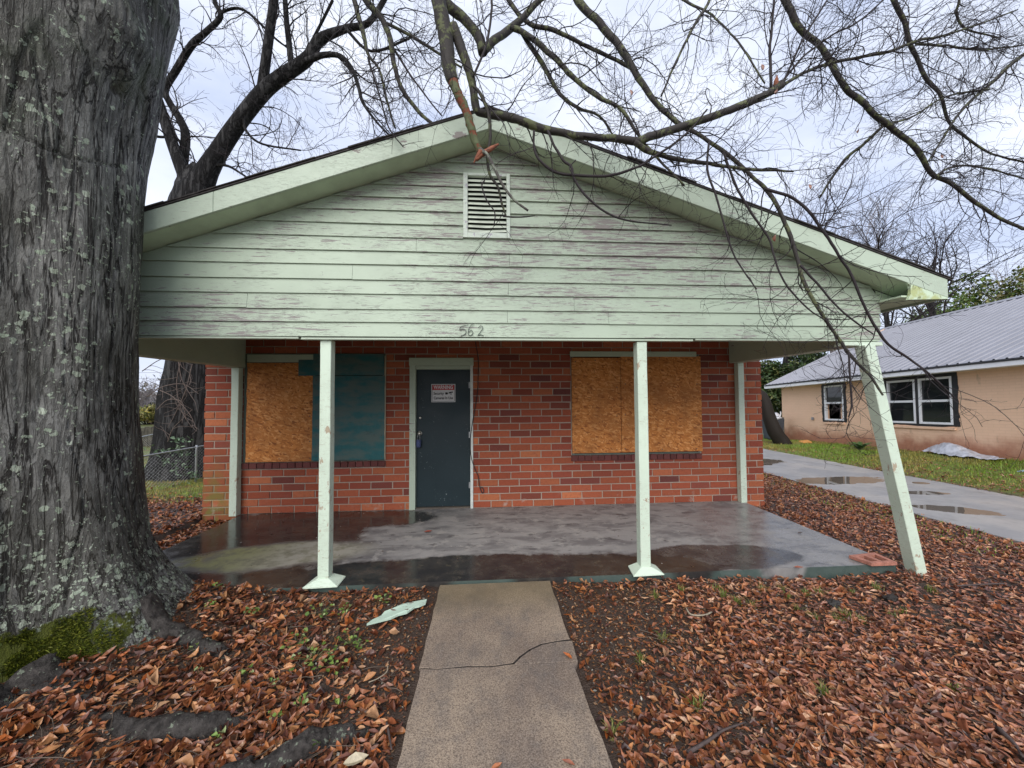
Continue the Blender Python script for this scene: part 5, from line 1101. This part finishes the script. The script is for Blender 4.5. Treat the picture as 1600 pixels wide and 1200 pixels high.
b.add([NB(0, 0, WH+.1), NB(0, DP, WH+.1), NB(0, DP/2, WH+2.3)], [(0, 1, 2)])
b.build('wall', peach_m, nb)
b = MB(); nbox(b, .3, UL-.3, 1.6, 1.65, 0, WH); b.build('inner_wall', plain('dim interior', (.03, .032, .03), .9), nb)
metal_m = plain('grey metal roof', (.27, .27, .295), .42, .07, 2, .0, .25); vinyl = plain('white vinyl', (.78, .79, .80), .4, .04, 8, 0); tarry = plain('black flashing', (.014, .014, .015), .6, .3, 20, .3)
ev, eu = -.42, -.45; wE = hit(1203, 601, ev)[1]; RV = 4.3; rise = 2.32
V, F = [], []; ribs = np.arange(eu, UL+.45, .23); prof = []
for r in ribs: prof += [(r, 0), (r+.085, 0), (r+.10, .022), (r+.13, .022), (r+.145, 0)]
for s_ in (0, 1):
    k = len(V); e = ev if s_ == 0 else 2*RV-ev
    for u, h in prof: V += [NB(u, e, wE+h), NB(u, RV, wE+rise*(1.0)+h)]
    F += [(k+2*i, k+2*i+1, k+2*i+3, k+2*i+2) for i in range(len(prof)-1)]
    k = len(V)
    for u, h in prof: V += [NB(u, e, wE-.015), NB(u, RV, wE+rise-.015)]
    F += [(k+2*i, k+2*i+2, k+2*i+3, k+2*i+1) for i in range(len(prof)-1)]
fmesh('roof', V, F, metal_m, nb)
b = MB(); b.prism([(RV-.14, wE+rise-.045), (RV, wE+rise+.045), (RV+.14, wE+rise-.045), (RV, wE+rise+.03)], eu-.02, UL+.46, lambda q, t: NB(t, q[0], q[1])); b.build('ridge_cap', metal_m, nb)
b = MB(); nbox(b, eu, UL+.4, ev+.012, ev+.032, wE-.155, wE-.022); b.build('fascia', vinyl, nb)
b = MB(); nbox(b, eu+.01, UL+.4, ev+.033, -.002, wE-.15, wE-.135); b.build('soffit', vinyl, nb)
b = MB(); nbox(b, eu, UL+.4, ev-.004, ev+.010, wE-.05, wE-.018); b.build('drip_edge', tarry, nb)
for s_ in (0, 1):
    b = MB(); e = ev if s_ == 0 else 2*RV-ev; b.hexa([NB(eu-.02, e, wE-.14), NB(eu+.01, e, wE-.14), NB(eu+.01, RV, wE+rise-.14), NB(eu-.02, RV, wE+rise-.14), NB(eu-.02, e, wE-.02), NB(eu+.01, e, wE-.02), NB(eu+.01, RV, wE+rise-.02), NB(eu-.02, RV, wE+rise-.02)]); b.build('rake_board', vinyl, nb)
def glassm():
    q = MT('dark window glass', .04, (.012, .015, .017), spec=.6); return q.m
glass_m = glassm()
def raggedframe(ua, ub, wa, wb, holes):
    b = MB(); n = 16; out = []
    for k in range(n): out.append((ua+(ub-ua)*k/n, wa+random.uniform(-.03, .012)))
    for k in range(n): out.append((ub+random.uniform(-.012, .03), wa+(wb-wa)*k/n))
    for k in range(n): out.append((ub-(ub-ua)*k/n, wb+random.uniform(-.012, .03)))
    for k in range(n): out.append((ua+random.uniform(-.03, .012), wb-(wb-wa)*k/n))
    cu, cw = (ua+ub)/2, (wa+wb)/2; V = []; F = []; m_ = len(out)
    hx0, hx1, hz0, hz1 = holes
    inn = [(min(max(u, hx0), hx1), min(max(w_, hz0), hz1)) for u, w_ in out]
    V = [NB(u, -.012, w_) for u, w_ in out]+[NB(u, -.012, w_) for u, w_ in inn]; F = [(i_, (i_+1) % m_, m_+(i_+1) % m_, m_+i_) for i_ in range(m_)]
    V += [NB(u, -.0005, w_) for u, w_ in out]; F += [(i_, 2*m_+i_, 2*m_+(i_+1) % m_, (i_+1) % m_) for i_ in range(m_)]
    return fmesh('window_flashing', V, F, tarry, nb)
mg = .10
raggedframe(wins[0][0]-mg, wins[0][1]+mg, wins[0][2]-mg*.4, wins[0][3]+mg*.6, wins[0]); 
d0 = (wins[1][0], wins[2][1]); raggedframe(d0[0]-mg*1.2, d0[1]+mg*1.2, min(wins[1][2], wins[2][2])-mg*.4, max(wins[1][3], wins[2][3])+mg*1.3, (d0[0], d0[1], min(wins[1][2], wins[2][2]), max(wins[1][3], wins[2][3])))
b = MB(); nbox(b, wins[1][1]+.001, wins[2][0]-.001, -.011, .1, min(wins[1][2], wins[2][2]), max(wins[1][3], wins[2][3])); b.build('mullion', tarry, nb)
for k, (ua, ub, wa, wb) in enumerate(wins):
    b = MB(); t = .055; nbox(b, ua, ua+t, -.02, .06, wa, wb); nbox(b, ub-t, ub, -.02, .06, wa, wb); nbox(b, ua+t, ub-t, -.02, .06, wa, wa+t); nbox(b, ua+t, ub-t, -.02, .06, wb-t, wb)
    wo_ = b.build('window', vinyl, nb, .003); wm = (wa+wb)/2
    b = MB(); nbox(b, ua+t, ub-t, -.005, .04, wm-.03, wm+.03); b.build('sash_rail', vinyl, wo_)
    b = MB(); nbox(b, ua+t, ub-t, .03, .036, wm+.03, wb-t); b.build('pane', glass_m, wo_)
    if k: b = MB(); nbox(b, ua+t, ub-t, .012, .018, wa+t, wm-.03); b.build('pane', glass_m, wo_)
    else:
        b = MB(); nbox(b, ub-t-.27, ub-t, .14, .9, wa+t, wm-.03); b.build('open_reveal', peach_m, wo_)
for ua, ub, wa in ((wins[0][0]-.02, wins[0][1]+.02, wins[0][2]), (d0[0]-.05, d0[1]+.05, wins[2][2])):
    b = MB(); nbox(b, ua, ub, -.04, .0, wa-.13, wa-.065); b.build('window_sill', peach_m, nb, .004)
uo, wo2 = hit(1271, 654); b = MB(); nbox(b, uo-.05, uo+.05, -.05, .0, wo2-.05, wo2+.05); b.build('outlet_box', steel_m, nb, .01)

# small things along that wall
def onground(px, py): 
    p = Pg(px, py, 0.0)
    for _ in range(12): p = Pg(px, py, float(gz(p[0], p[1], False)))
    return p
pl = [onground(x, y) for x, y in ((1440, 709), (1475, 702), (1500, 700), (1530, 712), (1560, 722), (1530, 722), (1490, 714))]
a_, c_ = onground(1445, 708), onground(1560, 722)
n1, n2 = 60, 16; V = []
for i_ in range(n1):
    for k in range(n2):
        s_, t = i_/(n1-1), k/(n2-1); p = a_*(1-s_)+c_*s_; wd_ = .34*math.sin(math.pi*(.08+.84*s_))**.6; p = p+(vd*.9)*(t-.35)*wd_*1.6+ud*.03*math.sin(9*t)
        h = .26*math.exp(-((s_-.35)/.28)**2)*math.sin(math.pi*min(1, max(0, t)))+.07*(float(fbm([[s_*14, t*5, 0]], 3, 3)[0])); V.append((p[0], p[1], float(gz(p[0], p[1], False))+.02+h))
ii = np.arange(n1*n2).reshape(n1, n2); F = np.stack([ii[:-1, :-1], ii[1:, :-1], ii[1:, 1:], ii[:-1, 1:]], -1).reshape(-1, 4)
tag(fmesh('plastic_sheet', V, F, plain('grey plastic sheet', (.42, .43, .47), .28, .3, 9, .2), None, True), 'crumpled grey plastic sheet lying at the foot of the peach wall', 'plastic sheet')
p = onground(1258, 693); b = MB(); b.hexa([(p[0]-.16, p[1]-.1, p[2]+.02), (p[0]+.16, p[1]-.12, p[2]+.03), (p[0]+.18, p[1]+.1, p[2]+.06), (p[0]-.14, p[1]+.12, p[2]+.05), (p[0]-.15, p[1]-.09, p[2]+.06), (p[0]+.15, p[1]-.11, p[2]+.08), (p[0]+.17, p[1]+.1, p[2]+.12), (p[0]-.13, p[1]+.11, p[2]+.09)])
tag(b.build('cardboard_scrap', plain('orange card', (.52, .24, .06), .8), None, .005), 'orange scrap of card on the grass below the single window', 'scrap')
p = onground(1595, 742); b = MB(); b.hexa([(p[0]-.08, p[1]-.05, p[2]+.02), (p[0]+.08, p[1]-.06, p[2]+.02), (p[0]+.07, p[1]+.05, p[2]+.03), (p[0]-.07, p[1]+.06, p[2]+.03), (p[0]-.06, p[1]-.04, p[2]+.07), (p[0]+.05, p[1]-.03, p[2]+.10), (p[0]+.05, p[1]+.03, p[2]+.09), (p[0]-.05, p[1]+.03, p[2]+.06)])
tag(b.build('litter_scrap', plain('blue litter', (.25, .36, .42), .5), None, .006), 'pale blue litter scrap in the grass at the right edge', 'litter')
# fern like clump by the wall
p = onground(1343, 703); t = empty('fern_clump', tuple(p), 'green fern clump at the foot of the peach wall', 'fern')
for k in range(16):
    a = k/16*6.28+random.uniform(-.2, .2); L_ = random.uniform(.30, .52); Q = np.array([p+np.array([math.cos(a)*L_*s_*.75, math.sin(a)*L_*s_*.75, L_*(1.15*s_-.75*s_*s_)]) for s_ in np.linspace(0, 1, 12)])
    V, F = [], []; sdv = np.array([-math.sin(a), math.cos(a), 0])
    for i_ in range(11):
        w_ = .085*math.sin(math.pi*(i_+1.2)/13)
        for sg in (-1, 1):
            q0, q1 = Q[i_], Q[i_+1]; tip = (q0+q1)/2+sdv*sg*w_+np.array([math.cos(a), math.sin(a), 0])*.03; k0 = len(V); V += [q0, q1, tip]; F.append((k0, k0+1, k0+2))
    fmesh('frond', V, F, green_m, t, col=np.array([.045, .11, .02])*random.uniform(.7, 1.3))
# bin, leaning dark stump and post at the back of the drive
p = Pz(1208, 686, 15.2); binn = empty('rubbish_bin', tuple(p), 'dark wheeled rubbish bin overflowing with white bags behind the brick corner', 'rubbish bin')
b = MB(); s_ = .23; b.hexa([(p[0]-s_, p[1]-s_, p[2]), (p[0]+s_, p[1]-s_, p[2]), (p[0]+s_, p[1]+s_, p[2]), (p[0]-s_, p[1]+s_, p[2]), (p[0]-s_*1.3, p[1]-s_*1.3, p[2]+.85), (p[0]+s_*1.3, p[1]-s_*1.3, p[2]+.85), (p[0]+s_*1.3, p[1]+s_*1.3, p[2]+.85), (p[0]-s_*1.3, p[1]+s_*1.3, p[2]+.85)]); b.build('bin_body', plain('dark bin', (.05, .06, .075), .5), binn, .03, seg=2)
bm = bmesh.new(); bmesh.ops.create_icosphere(bm, subdivisions=3, radius=.3); Vb = np.array([v.co[:] for v in bm.verts]); Fb = [tuple(v.index for v in f.verts) for f in bm.faces]; bm.free()
Vb = Vb*(1+(fbm(Vb*7, 3, 4)-.5)[:, None]*.7)*np.array([1.05, 1, .55])+p+np.array([-.02, 0, .92]); fmesh('rubbish_bag', Vb, Fb, plain('white bag', (.62, .64, .70), .4), binn)
tube('handle', [p+np.array([.30, 0, .85]), p+np.array([.36, 0, 1.0]), p+np.array([.36, 0, 1.12])], .02, vinyl, binn)
Q = [Pz(1228, 700, 13.0), Pz(1213, 678, 13.1), Pz(1203, 655, 13.2), Pz(1193, 625, 13.3), Pz(1178, 605, 13.4), Pz(1155, 560, 13.6)]
st_ = empty('leaning_trunk', tuple(Q[0]), 'dark leaning trunk foot just right of the brick house corner', 'tree trunk')
P_ = catmull(Q, 4); V, F = tubes([(P_, np.linspace(.25, .15, len(P_)))], 14); V = V+(fbm(V*np.array([6, 6, 2]), 3, 6)-.5)[:, None]*.10; fmesh('trunk', V, F, branchm('rust brown bark', (.009, .006, .004), (.02, .013, .008), .4), st_, True)
q = Pz(1224, 690, 15.3); b = MB(); b.box(q[0]-.04, q[0]+.04, q[1]-.04, q[1]+.04, q[2]-.2, q[2]+1.0); tag(b.build('fence_post', plain('grey timber post', (.16, .15, .12), .9), None, .006), 'short grey timber post at the far corner of the peach house', 'post')

# evergreens behind
def sh(px, Z, sx, sz, nl, L, pal, label, cat='tree', seed=1, z0=-.4, name='evergreen_tree', cl=30): p = Pz(px, 640, Z); shrub(name, (p[0], p[1], z0), (sx, sx*.8, sz), nl, L, pal, label, cat, cl, True, seed)
sh(1208, 19.5, 1.5, 2.1, 15300, .17, DG+[(.14, .15, .05)], 'dark leafy evergreen between the brick corner and the peach house', seed=3, cl=40)
sh(1262, 24, 2.3, 2.7, 17000, .19, DG, 'dark green tree behind the left end of the metal roof', seed=4, cl=40)
sh(1395, 24.5, 1.5, 3.4, 10200, .19, MG+DG, 'leafy tree between the gable end and the metal roof', seed=5)
sh(1462, 26, 2.8, 4.7, 18700, .22, MG, 'mid green bushy tree behind the metal roof right of the eave', seed=6, cl=44)
sh(1520, 27, 2.8, 5.4, 18700, .22, MG+[(.17, .19, .06)], 'light green bushy tree behind the middle of the metal roof', seed=7, cl=44)
sh(1600, 25, 3.1, 5.8, 18700, .22, YG+MG, 'yellow green bushy tree at the right edge behind the metal roof', seed=8, cl=44)
sh(1330, 33, 3.0, 3.6, 8500, .25, DG, 'dark green tree far behind the ridge of the metal roof', seed=9)
# left background through the gap
sh(232, 32, 2.0, .95, 5100, .22, YG+[(.30, .25, .03)], 'yellow green bush far behind the fences at the left', 'bush', 11, -.7, 'yellow_bush')
sh(200, 46, 7, 1.7, 8500, .4, [(.26, .25, .24), (.32, .30, .30), (.22, .22, .19)], 'grey brown far thicket closing the view at the left', 'thicket', 12, -.8, 'far_thicket', 50)  # leaf colours paled, the far haze is put into them
sh(420, 60, 16, 2.6, 8500, .6, [(.12, .12, .09), (.16, .15, .12), (.10, .11, .07)], 'wide grey thicket far behind the brick house', 'thicket', 13, -1, 'far_thicket', 60)
sh(1000, 60, 22, 2.6, 8500, .6, [(.12, .12, .09), (.16, .15, .12), (.08, .10, .05)], 'wide dull green thicket far behind the right half of the house', 'thicket', 15, -1, 'far_thicket', 60)
sh(-300, 50, 18, 2.4, 4000, .6, [(.12, .12, .09), (.16, .15, .12), (.10, .11, .07)], 'wide brown thicket far off beyond the big trunk', 'thicket', 14, -1, 'far_thicket', 60)
# leafy shrub at the wire fence
p = Pz(285, 740, 9.6); t = empty('leafy_shrub', (p[0], p[1], p[2]), 'glossy green shrub growing through the wire fence', 'shrub')
cl_ = [(283, 688, 20, 3), (277, 703, 14, 6), (251, 704, 20, 5), (256, 722, 12, 5), (290, 735, 18, 8), (302, 745, 12, 6), (275, 728, 12, 8), (287, 710, 12, 6)]; Vs = []; cs_ = []
for x, y, sx, sy in cl_:
    n = 26; Q = np.array([Pz(x+random.gauss(0, sx*.5), y+random.gauss(0, sy*.8), 9.6+random.gauss(0, .15)) for _ in range(n)]); v = leafverts(Q, rng.uniform(.07, .14, n), rng.uniform(0, 6.28, n), rng.normal(.3, .5, n), rng.normal(0, .5, n), rng.normal(.1, .3, n), rng.normal(.1, .2, n), rng.uniform(.8, 1.2, n)); Vs.append(v.reshape(-1, 3)); cs_.append(np.array([(.08, .14, .07), (.16, .23, .14), (.05, .09, .04)])[rng.choice(3, n)]*rng.uniform(.8, 1.2, (n, 1)))
n = sum(len(q) for q in cs_); F = (LFT[None]+np.arange(n)[:, None, None]*11).reshape(-1, 3); fmesh('foliage', np.vstack(Vs), F, green_m, t, col=np.repeat(np.vstack(cs_), 12, axis=0))
V, F = tubes([(catmull([p, (p+Pz(x, y, 9.6))/2+np.array([.05, 0, .05]), Pz(x, y, 9.6)], 4), np.linspace(.018, .006, 9)) for x, y, _, _ in cl_], 5); fmesh('stem', V, F, twig_m, t, True)
# bare vine twigs before the forked trunk
vl = []
for pts in ([(222, 580), (250, 562), (280, 556), (300, 565)], [(283, 560), (276, 600), (283, 640), (300, 668)], [(250, 610), (270, 620), (295, 645), (308, 672)], [(300, 570), (290, 610), (272, 650), (262, 668)], [(230, 620), (252, 605), (285, 600), (310, 615)], [(278, 560), (285, 595), (306, 630)], [(245, 640), (262, 625), (284, 628), (290, 655)], [(262, 690), (270, 670), (285, 655), (300, 640)]):
    P_ = catmull([Pz(x, y, 8.9) for x, y in pts], 5); R_2 = np.linspace(.012, .006, len(P_)); vl.append((P_, R_2)); spawn(P_, R_2, [dict(gap=.22, ang=(.5, 1.1), len=(.2, .7), seg=.1, rr=.6, rmax=.006, rmin=.0035, wan=.2, droop=-.1)], 0, vl)
V, F = tubes(vl, 4); tag(fmesh('bare_vine', V, F, plain('grey vine twigs', (.12, .09, .075), .85), None, True), 'tangle of bare vine twigs hanging in front of the forked trunk', 'vine')

# chain link fence and far plank fence at the left
def chain(name, A, B, h, post_ts, label, cell=.085):
    A, B = np.array(A), np.array(B); t = empty(name, tuple((A+B)/2-np.array([0, 0, h])), label, 'fence'); up_ = np.array([0, 0, h])
    tube('top_rail', [A, (A+B)/2, B], .021, steel_m, t, 8)
    for s_ in post_ts: q = A+(B-A)*s_; tube('post', [q-up_*1.15, q-up_*.5, q+np.array([0, 0, .05])], .026, steel_m, t, 8)
    Lh = np.linalg.norm(B-A); ln = []; s_ = -h
    while s_ < Lh:
        for sg in (0, 1):
            s0, s1 = s_, s_+h; z0, z1 = (0, 1) if sg else (1, 0)
            def P_(s, z): return A+(B-A)*(s/Lh)-up_*(1-z)
            a0, a1 = max(0, s0), min(Lh, s1)
            if a1-a0 > .02: f = lambda s: z0+(z1-z0)*(s-s0)/h; ln.append((np.array([P_(a0, f(a0)), P_((a0+a1)/2, f((a0+a1)/2)), P_(a1, f(a1))]), np.full(3, .0015)))
        s_ += cell
    V, F = tubes(ln, 3); fmesh('wire_mesh', V, F, steel_m, t)
chain('chain_link_fence', Pz(120, 731, 7.6), Pz(330, 694.5, 10.1), .86, (.05, .86), 'chain link fence with a steel top rail running to the brick house')
chain('chain_link_fence', Pz(150, 698, 12.0), Pz(275, 671, 15.0), 1.0, (.0, .5, 1.0), 'second chain link rail sloping behind the forked trunk')
t = empty('plank_fence', tuple(Pz(230, 715, 17)), 'dark weathered plank fence far behind the wire fences', 'fence'); pm = plain('dark fence plank', (.06, .055, .04), .9, .35, 6, .3)
for k in range(26):
    x = 150+k*5.6; Z = 17.2; q = Pz(x, 669+random.uniform(-2, 2)-(x-200)*.03, Z); b = MB(); w_ = .07; b.hexa([(q[0]-w_, q[1], q[2]-1.5), (q[0]+w_, q[1], q[2]-1.5), (q[0]+w_, q[1]+.03, q[2]-1.5), (q[0]-w_, q[1]+.03, q[2]-1.5), (q[0]-w_, q[1], q[2]), (q[0]+w_, q[1], q[2]+random.uniform(-.03, .03)), (q[0]+w_, q[1]+.03, q[2]), (q[0]-w_, q[1]+.03, q[2])]); b.build('plank', pm, t)
# overhead wires far left
for k, (y0, y1) in enumerate(((577, 573), (585, 584), (605, 607), (636, 634))):
    a_, c_ = Pz(60, y0, 40), Pz(420, y1, 40); s_ = [a_*(1-q)+c_*q-np.array([0, 0, .5*math.sin(3.14*q)]) for q in np.linspace(0, 1, 8)]
    tag(tube('overhead_wire', s_, .014, black_s, None, 4, 2), ['highest', 'second highest', 'third highest', 'lowest'][k]+' of four overhead wires in the sky gap at the left', 'wire')
for o in C.objects:
    if o.type == 'MESH' and o.parent is None and 'label' not in o and 'kind' not in o: print('UNLABELLED', o.name)
print('tris', sum(sum(len(p.vertices)-2 for p in o.data.polygons) if len(o.data.polygons) < 50000 else len(o.data.polygons)*2 for o in C.objects if o.type == 'MESH'), 'objects', len(C.objects))
